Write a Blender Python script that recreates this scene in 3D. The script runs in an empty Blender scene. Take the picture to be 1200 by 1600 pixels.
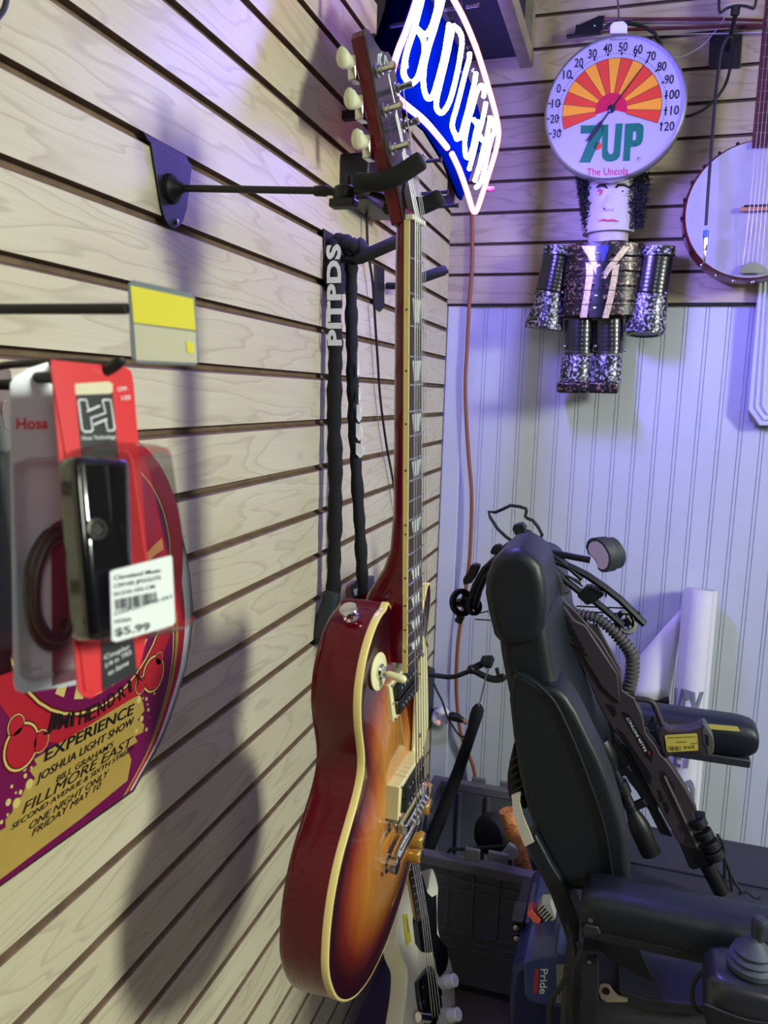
import bpy, math, random
from mathutils import Vector, Matrix
random.seed(7)
scene = bpy.context.scene
COL = scene.collection
PI = math.pi
V = Vector
FLOOR = -1.42
CEIL = 1.10

# ------------------------------------------------------------------ camera
F_PX = 1233.175                                   # focal length in pixels of a 1200x1600 frame
CAM = V((0.50019, -2.15244, 0.0))
YAW, PITCH, ROLL = -0.298268, 0.148956, 0.030115
_f = V((math.sin(YAW)*math.cos(PITCH), math.cos(YAW)*math.cos(PITCH), -math.sin(PITCH)))
_r = V((math.cos(YAW), -math.sin(YAW), 0))
_u = _r.cross(_f)
RGT = _r*math.cos(ROLL) + _u*math.sin(ROLL)
UPV = -_r*math.sin(ROLL) + _u*math.cos(ROLL)
FWD = _f
cam_d = bpy.data.cameras.new('camera')
cam = bpy.data.objects.new('camera', cam_d)
COL.objects.link(cam)
cm = Matrix.Identity(4)
for i in range(3):
    cm[i][0] = RGT[i]; cm[i][1] = UPV[i]; cm[i][2] = -FWD[i]; cm[i][3] = CAM[i]
cam.matrix_world = cm
cam_d.sensor_fit = 'VERTICAL'
cam_d.sensor_height = 36.0
cam_d.lens = F_PX/1600*36.0
cam_d.clip_start = 0.02
cam_d.dof.use_dof = True
cam_d.dof.focus_distance = 1.15
cam_d.dof.aperture_fstop = 11.0
scene.camera = cam

# ------------------------------------------------------------------ world, lights, exposure
scene.view_settings.view_transform = 'Standard'
scene.view_settings.look = 'None'
scene.view_settings.exposure = 0.0
scene.view_settings.gamma = 1.0
scene.view_settings.use_curve_mapping = False
wd = bpy.data.worlds.new('world'); scene.world = wd; wd.use_nodes = True
wd.node_tree.nodes['Background'].inputs[0].default_value = (0.5, 0.55, 0.9, 1)
wd.node_tree.nodes['Background'].inputs[1].default_value = 0.06

def area_lamp(name, loc, target, sx, sy, watts, col):
    d = bpy.data.lights.new(name, 'AREA'); d.shape = 'RECTANGLE'; d.size = sx; d.size_y = sy
    d.energy = watts; d.color = col
    o = bpy.data.objects.new(name, d); COL.objects.link(o)
    o.location = loc
    o.rotation_euler = (V(target)-V(loc)).to_track_quat('-Z', 'Y').to_euler()
    return o
# the shop's ceiling fixtures (out of frame): fluorescent troffers
area_lamp('ceiling_lamp', (3.0, -1.8, 1.02), (1.6, -2.0, 0), 0.4, 1.1, 158, (0.93, 1.0, 0.86))
area_lamp('ceiling_lamp', (1.7, -3.6, 1.02), (1.3, -3.3, 0), 0.6, 1.2, 26, (0.93, 1.0, 0.88))

# ------------------------------------------------------------------ helpers
def at(x, y, X=None, Y=None, Z=None, d=None, pl=None):
    """world point seen at pixel (x, y) on a plane X=, Y=, Z=, at depth d or on plane (origin, normal)"""
    D = FWD*F_PX + RGT*(x-600) - UPV*(y-800)
    if X is not None: t = (X-CAM.x)/D.x
    elif Y is not None: t = (Y-CAM.y)/D.y
    elif Z is not None: t = (Z-CAM.z)/D.z
    elif pl is not None: t = (V(pl[0])-CAM).dot(V(pl[1]))/D.dot(V(pl[1]))
    else: t = d/F_PX
    return CAM + D*t
def zf(ox, oy, s, **k):
    """coordinates inside an enlarged crop (offset, scale) -> world"""
    return lambda x, y, **kk: at(ox+x/s, oy+y/s, **(kk or k))

W = {}                                            # world matrices of the empties
def children_reset(o, parent):
    o.parent = parent
def thing(name, label, cat, loc=(0, 0, 0), group=None, rot=None, kind=None):
    o = bpy.data.objects.new(name, None); COL.objects.link(o)
    o.empty_display_size = 0.05
    m = Matrix.Translation(V(loc))
    if rot is not None: m = m @ rot.to_4x4()
    o.matrix_world = m; W[o] = m
    o['label'] = label; o['category'] = cat
    if group: o['group'] = group
    if kind: o['kind'] = kind
    return o
def tag(o, label, cat, group=None):
    o['label'] = label; o['category'] = cat
    if group: o['group'] = group
    return o

class MB:
    def __init__(s): s.v = []; s.f = []; s.m = []; s.attr = None
    def add(s, vs, fs, m=0):
        b = len(s.v); s.v += [V(p) for p in vs]
        for f in fs: s.f.append([b+i for i in f]); s.m.append(m)
        return b
    def box(s, c, d, m=0, R=None):
        hx, hy, hz = d[0]/2, d[1]/2, d[2]/2; vs = []
        for x in (-hx, hx):
            for y in (-hy, hy):
                for z in (-hz, hz):
                    p = V((x, y, z))
                    if R is not None: p = R @ p
                    vs.append(V(c)+p)
        s.add(vs, [(0,1,3,2),(4,6,7,5),(0,4,5,1),(2,3,7,6),(0,2,6,4),(1,5,7,3)], m); return s
    def beam(s, a, b, w, h, up=(0, 0, 1), m=0):
        a = V(a); b = V(b); t = (b-a).normalized(); sd = t.cross(V(up)).normalized(); u = sd.cross(t)
        vs = []
        for p in (a, b):
            for i, j in ((-1,-1),(1,-1),(1,1),(-1,1)): vs.append(p+sd*(i*w/2)+u*(j*h/2))
        s.add(vs, [(3,2,1,0),(4,5,6,7),(0,1,5,4),(1,2,6,5),(2,3,7,6),(3,0,4,7)], m); return s
    def tube(s, pts, r, n=10, m=0, cap=True, closed=False, flat=None):
        pts = [V(p) for p in pts]; N = len(pts)
        rs = r if isinstance(r, (list, tuple)) else [r]*N
        t0 = (pts[1]-pts[0]).normalized()
        ref = V((0,0,1)) if abs(t0.z) < .9 else V((1,0,0))
        if flat is not None: ref = V(flat)
        u = (ref - t0*ref.dot(t0)).normalized()
        rings = []
        for i, p in enumerate(pts):
            if closed: t = (pts[(i+1)%N]-pts[i-1])
            elif i == 0: t = pts[1]-pts[0]
            elif i == N-1: t = pts[-1]-pts[-2]
            else: t = (pts[i+1]-p).normalized()+(p-pts[i-1]).normalized()
            if t.length < 1e-9: t = t0
            t.normalize()
            u = u - t*u.dot(t); u.normalize(); w = t.cross(u)
            rr = rs[i]; ra, rb = rr if isinstance(rr, (list, tuple)) else (rr, rr)
            rings.append([p + u*(ra*math.cos(2*PI*k/n)) + w*(rb*math.sin(2*PI*k/n)) for k in range(n)])
        s.loft(rings, cap and not closed, m, closed); return s
    def loft(s, rings, cap=True, m=0, closed=False, ringclosed=True):
        n = len(rings[0]); b = len(s.v)
        for r in rings: s.v += [V(p) for p in r]
        N = len(rings)
        for i in range(N if closed else N-1):
            j = (i+1) % N
            for k in range(n if ringclosed else n-1):
                l = (k+1) % n
                s.f.append([b+i*n+k, b+i*n+l, b+j*n+l, b+j*n+k]); s.m.append(m)
        if cap:
            s.f.append([b+k for k in range(n)][::-1]); s.m.append(m)
            s.f.append([b+(N-1)*n+k for k in range(n)]); s.m.append(m)
        return s
    def lathe(s, prof, o=(0,0,0), ax=(0,0,1), n=24, m=0, cap=True, sx=1.0, ref=None):
        ax = V(ax).normalized()
        rf = V(ref) if ref is not None else (V((1,0,0)) if abs(ax.x) < .9 else V((0,1,0)))
        u = (rf-ax*rf.dot(ax)).normalized(); w = ax.cross(u); o = V(o)
        s.loft([[o+ax*h+u*(r*sx*math.cos(2*PI*k/n))+w*(r*math.sin(2*PI*k/n)) for k in range(n)] for r, h in prof], cap, m)
        return s
    def prism(s, poly, vec, m=0, m2=None):
        n = len(poly); vec = V(vec); poly = [V(p) for p in poly]
        b = s.add(poly+[p+vec for p in poly], [], m)
        s.f.append([b+i for i in range(n)]); s.m.append(m)
        s.f.append([b+n+i for i in range(n)][::-1]); s.m.append(m if m2 is None else m2)
        for i in range(n):
            j = (i+1) % n; s.f.append([b+i, b+n+i, b+n+j, b+j]); s.m.append(m)
        return s
    def face(s, poly, m=0):
        s.add(poly, [tuple(range(len(poly)))], m); return s
    def sph(s, c, r, n=14, m=0, R=None):
        c = V(c); r = r if isinstance(r, (list, tuple)) else (r, r, r); rings = []
        k = max(6, n//2)
        for i in range(k+1):
            a = PI*i/k - PI/2; a = max(-PI/2+.02, min(PI/2-.02, a))
            ring = []
            for j in range(n):
                q = V((r[0]*math.cos(a)*math.cos(2*PI*j/n), r[1]*math.cos(a)*math.sin(2*PI*j/n), r[2]*math.sin(a)))
                ring.append(c+(R @ q if R is not None else q))
            rings.append(ring)
        s.loft(rings, True, m); return s
    def build(s, name, mats, parent=None, smooth=40, bevel=0, seg=2, sub=0, local=False, fix=True, origin=None):
        me = bpy.data.meshes.new(name)
        if parent is not None and not local:
            inv = W[parent].inverted(); vs = [inv @ p for p in s.v]
        elif parent is None and origin is None and s.v:
            lo = [min(p[i] for p in s.v) for i in range(3)]; hi = [max(p[i] for p in s.v) for i in range(3)]
            origin = V(((lo[0]+hi[0])/2, (lo[1]+hi[1])/2, lo[2])); vs = [p-origin for p in s.v]
        elif parent is None: vs = [p-V(origin) for p in s.v]
        else: vs = s.v
        me.from_pydata([tuple(p) for p in vs], [], s.f)
        mats = mats if isinstance(mats, (list, tuple)) else [mats]
        for mt in mats: me.materials.append(mt)
        me.polygons.foreach_set('material_index', s.m)
        if s.attr is not None:
            at_ = me.attributes.new('burst', 'FLOAT', 'POINT'); at_.data.foreach_set('value', s.attr)
        me.validate(); me.update()
        if fix:
            import bmesh
            bm = bmesh.new(); bm.from_mesh(me); bmesh.ops.recalc_face_normals(bm, faces=bm.faces); bm.to_mesh(me); bm.free()
        if smooth:
            me.polygons.foreach_set('use_smooth', [True]*len(me.polygons))
            me.set_sharp_from_angle(angle=math.radians(smooth))
        o = bpy.data.objects.new(name, me); COL.objects.link(o)
        if parent is not None: o.parent = parent; W[o] = W[parent]
        else: o.location = origin; W[o] = Matrix.Translation(V(origin))
        if bevel:
            b = o.modifiers.new('bevel', 'BEVEL'); b.width = bevel; b.segments = seg; b.limit_method = 'ANGLE'; b.angle_limit = math.radians(35)
        if sub:
            b = o.modifiers.new('sub', 'SUBSURF'); b.levels = sub; b.render_levels = sub
        return o

def smooth_path(pts, k=6, closed=False):
    pts = [V(p) for p in pts]; n = len(pts); out = []
    rng = range(n if closed else n-1)
    for i in rng:
        if closed: p0, p1, p2, p3 = pts[i-1], pts[i], pts[(i+1)%n], pts[(i+2)%n]
        else: p0, p1, p2, p3 = pts[max(i-1,0)], pts[i], pts[i+1], pts[min(i+2,n-1)]
        for j in range(k):
            t = j/k
            out.append(0.5*((2*p1)+(p2-p0)*t+(2*p0-5*p1+4*p2-p3)*t*t+(3*p1-p0-3*p2+p3)*t**3))
    if not closed: out.append(pts[-1])
    return out

_tc = bpy.data.curves.new('lettering', 'FONT'); _to = bpy.data.objects.new('lettering', _tc)
COL.objects.link(_to)
def text_geo(txt, shear=0.0, bold=0.0, space=1.0):
    """flat outline of a text: verts (2D) and faces, baseline from x=0, cap height about 0.7"""
    _tc.body = txt; _tc.shear = shear; _tc.offset = bold; _tc.size = 1.0; _tc.space_character = space
    _tc.resolution_u = 3; _tc.fill_mode = 'BOTH'
    bpy.context.view_layer.update()
    ev = _to.evaluated_get(bpy.context.evaluated_depsgraph_get()); me = ev.to_mesh()
    vs = [(v.co.x, v.co.y) for v in me.vertices]; fs = [tuple(p.vertices) for p in me.polygons]
    ev.to_mesh_clear(); return vs, fs
def put_text(mb, txt, pl, pr, h, up, m=0, shear=0.0, bold=0.0, off=(0,0,0), center=False, space=1.0):
    """text from pl to pr (world), cap height h along up"""
    vs, fs = text_geo(txt, shear, bold, space)
    if not vs: return
    pl = V(pl); pr = V(pr)
    x0 = min(v[0] for v in vs); x1 = max(v[0] for v in vs); y0 = min(v[1] for v in vs); y1 = max(v[1] for v in vs)
    y0 = min(0, y0) if txt.lower() != txt.upper() else y0
    cap = 0.729 if any(c.isupper() or c.isdigit() for c in txt) else (y1-0)
    d = pr-pl; up = V(up).normalized()*h/cap
    mb.add([pl+V(off)+d*((x-x0)/(x1-x0))+up*y for x, y in vs], fs, m)

# ------------------------------------------------------------------ materials
def srgb(r, g, b):
    f = lambda c: (c/255/12.92) if c/255 <= .04045 else ((c/255+.055)/1.055)**2.4
    return (f(r), f(g), f(b), 1)
class NT:
    def __init__(s, name):
        s.mat = bpy.data.materials.new(name); s.mat.use_nodes = True
        s.t = s.mat.node_tree; s.b = s.t.nodes['Principled BSDF']; s.out = s.t.nodes['Material Output']
    def n(s, typ, **k):
        nd = s.t.nodes.new('ShaderNode'+typ)
        for a, v in k.items():
            if a.startswith('i_'):
                key = a[2:]; key = int(key) if key.isdigit() else key.replace('_', ' ')
                s.put(nd, key, v)
            else: setattr(nd, a, v)
        return nd
    def put(s, nd, key, v):
        if hasattr(v, 'is_linked') or isinstance(v, bpy.types.NodeSocket): s.t.links.new(v, nd.inputs[key])
        else: nd.inputs[key].default_value = v
    def math(s, op, a, b=0.0):
        nd = s.n('Math', operation=op); s.put(nd, 0, a); s.put(nd, 1, b); return nd.outputs[0]
    def ramp(s, fac, stops, interp='LINEAR'):
        nd = s.n('ValToRGB'); s.t.links.new(fac, nd.inputs[0]); cr = nd.color_ramp; cr.interpolation = interp
        while len(cr.elements) > 1: cr.elements.remove(cr.elements[-1])
        cr.elements[0].position, cr.elements[0].color = stops[0]
        for p, c in stops[1:]:
            e = cr.elements.new(p); e.color = c
        return nd.outputs[0]
    def mix(s, fac, a, b, bt='MIX'):
        nd = s.n('MixRGB', blend_type=bt); s.put(nd, 0, fac); s.put(nd, 1, a); s.put(nd, 2, b); return nd.outputs[0]
    def coord(s, kind='Object'): return s.n('TexCoord').outputs[kind]
    def noise(s, vec, scale, detail=3, rough=.5, dist=0):
        nd = s.n('TexNoise'); s.t.links.new(vec, nd.inputs['Vector'])
        nd.inputs['Scale'].default_value = scale; nd.inputs['Detail'].default_value = detail
        nd.inputs['Roughness'].default_value = rough; nd.inputs['Distortion'].default_value = dist
        return nd.outputs['Fac']
    def bump(s, h, strength=.2, dist=.01):
        nd = s.n('Bump'); nd.inputs['Strength'].default_value = strength; nd.inputs['Distance'].default_value = dist
        s.t.links.new(h, nd.inputs['Height']); s.t.links.new(nd.outputs[0], s.b.inputs['Normal'])
    def base(s, c): s.put(s.b, 'Base Color', c)
def M(name, c, rough=.5, metal=0, spec=.5, coat=0, var=0, vscale=30, bump=0, bscale=200, trans=0, alpha=1):
    t = NT(name); col = c if len(c) == 4 else srgb(*c)
    t.b.inputs['Roughness'].default_value = rough; t.b.inputs['Metallic'].default_value = metal
    t.b.inputs['Specular IOR Level'].default_value = spec; t.b.inputs['Coat Weight'].default_value = coat
    t.b.inputs['Coat Roughness'].default_value = .06
    if trans: t.b.inputs['Transmission Weight'].default_value = trans
    if var:
        f = t.noise(t.coord(), vscale, 4, .6)
        d = tuple(x*(1-var) for x in col[:3])+(1,)
        l = tuple(min(1, x*(1+var)) for x in col[:3])+(1,)
        t.base(t.ramp(f, [(.3, d), (.7, l)]))
    else: t.base(col)
    if bump: t.bump(t.noise(t.coord(), bscale, 3), bump, .002)
    return t.mat
def emit(name, c, strength):
    t = NT(name); t.b.inputs['Base Color'].default_value = (.0, .0, .0, 1)
    t.b.inputs['Emission Color'].default_value = c; t.b.inputs['Emission Strength'].default_value = strength
    return t.mat
def clear_plastic(name, tint=(1, 1, 1, 1), gloss=.08):
    t = NT(name); tr = t.n('BsdfTransparent'); tr.inputs[0].default_value = tint
    gl = t.n('BsdfGlossy'); gl.inputs['Roughness'].default_value = .08
    lw = t.n('LayerWeight'); lw.inputs['Blend'].default_value = .25
    f = t.math('ADD', t.math('MULTIPLY', lw.outputs['Fresnel'], .55), gloss)
    mx = t.n('MixShader'); t.t.links.new(f, mx.inputs[0]); t.t.links.new(tr.outputs[0], mx.inputs[1]); t.t.links.new(gl.outputs[0], mx.inputs[2])
    t.t.links.new(mx.outputs[0], t.out.inputs['Surface']); return t.mat

def maple(name, light, dark, line, axis='Y', pitch=.0762, z0=.330, rings=13, rough=.42):
    """veneered slat: cathedral grain drawn as contour lines of a stretched noise, different on each slat"""
    t = NT(name); sp = t.n('SeparateXYZ'); t.t.links.new(t.coord(), sp.inputs[0])
    along = sp.outputs[axis]; z = sp.outputs['Z']
    idx = t.math('FLOOR', t.math('DIVIDE', t.math('SUBTRACT', z, z0), pitch))
    cb = t.n('CombineXYZ')
    t.put(cb, 0, t.math('MULTIPLY', along, 1.9)); t.put(cb, 1, t.math('MULTIPLY', z, 11.0)); t.put(cb, 2, t.math('MULTIPLY', idx, 3.71))
    n1 = t.noise(cb.outputs[0], 1.0, 3, .45, .3)
    fr = t.math('FRACT', t.math('MULTIPLY', n1, rings))
    ln = t.ramp(fr, [(0, (0,0,0,1)), (.70, (.15,.15,.15,1)), (.90, (1,1,1,1)), (.97, (.5,.5,.5,1)), (1, (0,0,0,1))])
    cb2 = t.n('CombineXYZ')
    t.put(cb2, 0, t.math('MULTIPLY', along, 6)); t.put(cb2, 1, t.math('MULTIPLY', z, 260)); t.put(cb2, 2, idx)
    fine = t.noise(cb2.outputs[0], 1.0, 3, .6)
    cb3 = t.n('CombineXYZ'); t.put(cb3, 0, t.math('MULTIPLY', along, 2.2)); t.put(cb3, 1, t.math('MULTIPLY', z, 9)); t.put(cb3, 2, idx)
    tone = t.noise(cb3.outputs[0], 1.0, 2)
    base = t.mix(t.ramp(tone, [(.3, (0,0,0,1)), (.75, (1,1,1,1))]), dark, light)
    base = t.mix(t.math('MULTIPLY', ln, .34), base, line)
    base = t.mix(t.math('MULTIPLY', t.math('SUBTRACT', fine, .35), .35), base, line)
    spots = t.ramp(t.noise(t.coord(), 46, 2), [(.76, (0,0,0,1)), (.80, (1,1,1,1))])
    base = t.mix(t.math('MULTIPLY', spots, .5), base, line)
    t.base(base); t.b.inputs['Roughness'].default_value = rough; t.b.inputs['Specular IOR Level'].default_value = .36
    t.bump(fine, .06, .001)
    return t.mat

M_MAPLE = maple('maple_slat', srgb(214,206,178), srgb(203,193,162), srgb(146,128,100))
M_GROOVE = M('raw_groove', (112, 90, 70), .8, var=.25, vscale=40)
M_PINE = maple('pine_slat', srgb(202,188,164), srgb(182,166,142), srgb(110,92,72), 'X', .0784, .2432, 9)
M_PINEG = M('pine_groove', (84, 70, 58), .85, var=.2)
M_BEAD = M('white_beadboard', (200, 206, 217), .42, var=.04, vscale=5)
M_BLACK = M('black_powder_coat', (22, 22, 26), .45, var=.1)
M_FOAM = M('black_foam', (26, 26, 30), .85, bump=.2, bscale=700)
M_RUB = M('black_rubber', (30, 32, 38), .6)
M_CHROME = M('chrome', (225, 225, 228), .12, 1)
M_STEEL = M('brushed_steel', (170, 170, 175), .3, 1)
M_CREAM = M('aged_cream_plastic', (236, 228, 178), .3, coat=.3)
M_WHITEP = M('white_plastic', (235, 236, 236), .35)
M_BLKPL = M('black_plastic', (17, 18, 22), .32)
M_WHITEINK = M('white_ink', (236, 238, 240), .5)
M_BLACKINK = M('black_ink', (14, 12, 14), .5)
# ------------------------------------------------------------------ the room
def structure(o): o['kind'] = 'structure'; return o
def slat_wall(name, grooves, half, depth, zlo, zhi, mk, a0, a1, mats):
    """profile of slats and grooves swept along the wall; mk(along, into, z) gives the world point"""
    prof = [(0, zhi, 0)]
    for zc in sorted(grooves, reverse=True):
        if zlo < zc < zhi:
            prof += [(0, zc+half, 0), (-.0025, zc+half*.9, 1), (-depth, zc+half*.9, 1), (-depth, zc-half*.35, 1), (-.0015, zc-half, 1)]
            prof += [(0, zc-half-.0015, 0)]
    prof.append((0, zlo, 0))
    mb = MB()
    for i in range(len(prof)-1):
        (d0, za, _), (d1, zb, _) = prof[i], prof[i+1]
        flat = d0 == 0 and d1 == 0
        mb.add([mk(a0, d0, za), mk(a1, d0, za), mk(a1, d1, zb), mk(a0, d1, zb)], [(0,1,2,3)], 0 if flat else 1)
    return structure(mb.build(name, mats, None, smooth=0, fix=False, origin=(0,0,0)))
slat_wall('wall_left', [.330-.0762*k for k in range(-12, 25)], .0050, .0095, FLOOR, CEIL,
          lambda a, d, z: V((d, -a, z)), -.01, 7.5, [M_MAPLE, M_GROOVE])
slat_wall('wall_back', [.2432+.0784*j for j in range(1, 12)], .0034, .008, .2462, CEIL,
          lambda a, d, z: V((a, -d, z)), 0, 5.2, [M_PINE, M_PINEG])
mb = MB()                                           # beadboard below: two fine quirks round each bead
xs = [(-.02, .014)]
prof = [(-.02, 0)]
for i in range(-11, 90):
    x = .6119+.050545*i
    if x < .062: continue
    for q in (-.0042, .0042):
        prof += [(x+q-.0011, 0), (x+q-.0004, .0026), (x+q+.0004, .0026), (x+q+.0011, 0)]
prof.append((5.2, 0))
for i in range(len(prof)-1):
    (x0, d0), (x1, d1) = prof[i], prof[i+1]
    mb.add([(x0, .013+d0, .262), (x1, .013+d1, .262), (x1, .013+d1, FLOOR), (x0, .013+d0, FLOOR)], [(0,1,2,3)])
structure(mb.build('wall_back', M_BEAD, None, smooth=0, fix=False, origin=(0,0,0)))
M_LEDGESHADE = M('ledge_shadow', (30, 26, 30), .8)  # dark strip painted in for the shadow line under the slat panel's lower edge
mb = MB(); mb.box((2.6, .006, .2435), (5.2, .012, .006), 0)
structure(mb.build('ledge_shadow_strip', M_LEDGESHADE, None))
mb = MB(); mb.box((.028, .008, (FLOOR+.24)/2), (.05, .010, .24-FLOOR), 0)
structure(mb.build('trim_2', M_BEAD, None, bevel=.0015))
M_FLOOR = M('worn_floor', (92, 84, 80), .55, var=.25, vscale=7, bump=.1, bscale=60)
M_PAINT = M('shop_wall_paint', (84, 82, 80), .8, var=.03, vscale=3)
def plane(name, pts, m):
    mb = MB(); mb.face(pts); return structure(mb.build(name, m, None, smooth=0, fix=False, origin=(0,0,0)))
plane('floor', [(-.02, -7.5, FLOOR), (5.2, -7.5, FLOOR), (5.2, .05, FLOOR), (-.02, .05, FLOOR)], M_FLOOR)
plane('ceiling', [(-.02, -7.5, CEIL), (-.02, .05, CEIL), (5.2, .05, CEIL), (5.2, -7.5, CEIL)], M('ceiling_tile', (170, 168, 162), .85))
plane('wall_right', [(5.2, -7.5, FLOOR), (5.2, -7.5, CEIL), (5.2, .05, CEIL), (5.2, .05, FLOOR)], M_PAINT)
plane('wall_front', [(-.02, -7.5, FLOOR), (-.02, -7.5, CEIL), (5.2, -7.5, CEIL), (5.2, -7.5, FLOOR)], M_PAINT)

# overhead wooden box in the corner
M_STUD = M('weathered_stud', (150, 138, 124), .75, var=.2, vscale=25)
M_DKPANEL = M('dark_blue_panel', (38, 38, 66), .7, var=.15, vscale=8)
t = thing('overhead_box', 'dark panelled wooden box hung high in the corner behind the neon sign', 'wall box', (.1, -.3, .83))
x1, zb, yf = .197, .828, -.62
mb = MB(); mb.box((x1/2-.008, yf/2, (zb+.02+CEIL)/2), (x1-.03, -yf-.02, CEIL-zb-.03)); mb.build('panel', M_DKPANEL, t)
mb = MB(); mb.box((x1-.016, yf/2, zb+.02), (.032, -yf-.002, .04)); mb.build('rail', M_STUD, t, bevel=.002)
mb = MB(); mb.box((x1/2, yf+.016, zb+.02), (x1-.004, .032, .038)); mb.build('rail', M_STUD, t, bevel=.002)
mb = MB(); mb.box((x1-.012, -.014, (zb+.04+CEIL)/2), (.024, .026, CEIL-zb-.044)); mb.build('post', M_STUD, t, bevel=.002)
# ------------------------------------------------------------------ sunburst single-cut guitar
# local axes: x from the nut to the tail, y from bass to treble, z out of the face
GR = Matrix(((0.02320152, 0.03190338, 0.99922163), (0.04227139, 0.99856552, -0.03286396), (-0.99883673, 0.04300099, 0.02181963)))
GT = V((.28331609, -1.36613043, .16758178))
guitar = thing('electric_guitar', 'cherry sunburst single-cut electric guitar with cream binding hanging on the slat wall', 'guitar', GT, rot=GR)
def cherry(name, c, coat=1.0):
    t = NT(name); sp = t.n('Mapping'); t.t.links.new(t.coord(), sp.inputs[0]); sp.inputs['Scale'].default_value = (6, 60, 60)
    f = t.noise(sp.outputs[0], 1, 4, .6)
    a = tuple(x*.72 for x in c[:3])+(1,)
    t.base(t.ramp(f, [(.3, a), (.7, c)])); t.b.inputs['Roughness'].default_value = .22; t.b.inputs['Specular IOR Level'].default_value = .28
    t.b.inputs['Coat Weight'].default_value = coat; t.b.inputs['Coat Roughness'].default_value = .04
    return t.mat
M_CHERRY = cherry('cherry_lacquer', srgb(104, 0, 26), .22)
def burst_mat():
    t = NT('sunburst_top'); a = t.n('Attribute'); a.attribute_name = 'burst'
    mp = t.n('Mapping'); t.t.links.new(t.coord(), mp.inputs[0]); mp.inputs['Scale'].default_value = (5, 110, 30)
    g = t.noise(mp.outputs[0], 1, 4, .6)
    f = t.math('ADD', a.outputs['Fac'], t.math('MULTIPLY', t.math('SUBTRACT', g, .5), .05))
    c = t.ramp(f, [(.0, srgb(214,150,62)), (.52, srgb(210,140,54)), (.68, srgb(190,98,34)), (.80, srgb(128,36,26)), (.90, srgb(64,14,26)), (1, srgb(46,10,24))])
    c = t.mix(t.math('MULTIPLY', g, .45), c, srgb(120, 60, 20), 'MULTIPLY')
    t.base(c); t.b.inputs['Roughness'].default_value = .3
    t.b.inputs['Coat Weight'].default_value = 1.0; t.b.inputs['Coat Roughness'].default_value = .05
    return t.mat
M_BURST = burst_mat()
M_BIND = M('cream_binding', (236, 214, 138), .3, coat=.5)
M_EBONY = M('dark_fretboard', (52, 36, 36), .5, var=.2, vscale=60)
M_PEARL = M('pearl_inlay', (206, 216, 214), .25, var=.12, vscale=60)
M_HEADB = M('black_headstock_veneer', (26, 22, 30), .25, coat=.8)
M_BONE = M('bone_nut', (232, 228, 210), .4)
M_NICKEL = M('nickel', (214, 212, 205), .18, 1)
M_STRING = M('steel_string', (200, 200, 205), .3, 1)
M_GOLDK = M('amber_knob', (186, 140, 60), .22, .35, coat=.6)
M_PEARLOID = M('pearloid_button', (226, 226, 190), .3, coat=.4)

def fret(n): return .6286*(1-2**(-n/12))
def hwid(u): return .0212+.0072*u/.46
bass_side = [(.387,.028),(.386,.045),(.389,.062),(.400,.081),(.418,.097),(.441,.107),(.465,.109),(.490,.104),(.515,.095),(.535,.089),(.552,.090),(.570,.100),
             (.590,.119),(.612,.140),(.640,.156),(.670,.164),(.700,.166),(.725,.163),(.752,.152),(.780,.134),(.805,.109),(.825,.080),(.838,.050),(.845,.018)]
treb_side = [(.466,.030),(.474,.040),(.476,.054),(.468,.072),(.452,.087),(.432,.099),(.413,.108),(.402,.117),(.405,.128),(.420,.134),(.445,.135),(.475,.127),
             (.505,.113),(.530,.098),(.552,.098),(.572,.106),(.592,.122),(.614,.142),(.640,.156),(.670,.164),(.700,.166),(.725,.163),(.752,.152),(.780,.134),(.805,.109),(.825,.080),(.838,.050),(.845,.018)]
ctrl = [(u, y) for u, y in treb_side] + [(u, -y) for u, y in reversed(bass_side)]
OUT = [(p.x, p.y) for p in smooth_path([V((u, y, 0)) for u, y in ctrl], 4, True)]
def ze(u): return -.0225-.06*(u-.45)
UC, YC = .645, 0.0
def polar_s(u, y):
    """1 on the outline, 0 in the middle (along the ray from the centre)"""
    du, dy = u-UC, y-YC
    best = 1e9; n = len(OUT)
    for i in range(n):
        ax, ay = OUT[i][0]-UC, OUT[i][1]-YC; bx, by = OUT[(i+1)%n][0]-UC, OUT[(i+1)%n][1]-YC
        ex, ey = bx-ax, by-ay; den = du*ey-dy*ex
        if abs(den) < 1e-12: continue
        t = (ax*ey-ay*ex)/den; q = (ax*dy-ay*du)/den
        if t > 0 and -1e-6 <= q <= 1+1e-6: best = min(best, t)
    return 1/best if best < 1e8 else 0
def carve(s):
    if s > .94: return -.0008*(1-(s-.94)/.06)
    t = min(1, (.94-s)/.52); t = t*t*(3-2*t)
    return -.0008+.0135*t
def ztop(u, y): return ze(u)+carve(polar_s(u, y))
def inset(poly, d):
    n = len(poly); out = []
    for i in range(n):
        a, b, c = V((*poly[i-1],0)), V((*poly[i],0)), V((*poly[(i+1)%n],0))
        t = ((b-a).normalized()+(c-b).normalized())
        if t.length < 1e-6: t = c-a
        t.normalize(); out.append((b.x-t.y*d, b.y+t.x*d))
    return out
area = sum(OUT[i-1][0]*OUT[i][1]-OUT[i][0]*OUT[i-1][1] for i in range(len(OUT)))
SG = 1 if area > 0 else -1
# body core (rim and back)
mb = MB(); rings = []
for dz, ins in ((-.0075, 0), (-.03, 0), (-.047, 0), (-.0515, .0012), (-.0545, .004), (-.0555, .008)):
    rings.append([V((u, y, ze(u)+dz)) for u, y in inset(OUT, SG*ins)])
mb.loft(rings, True); mb.build('body', M_CHERRY, guitar, local=True, smooth=45)
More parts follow.
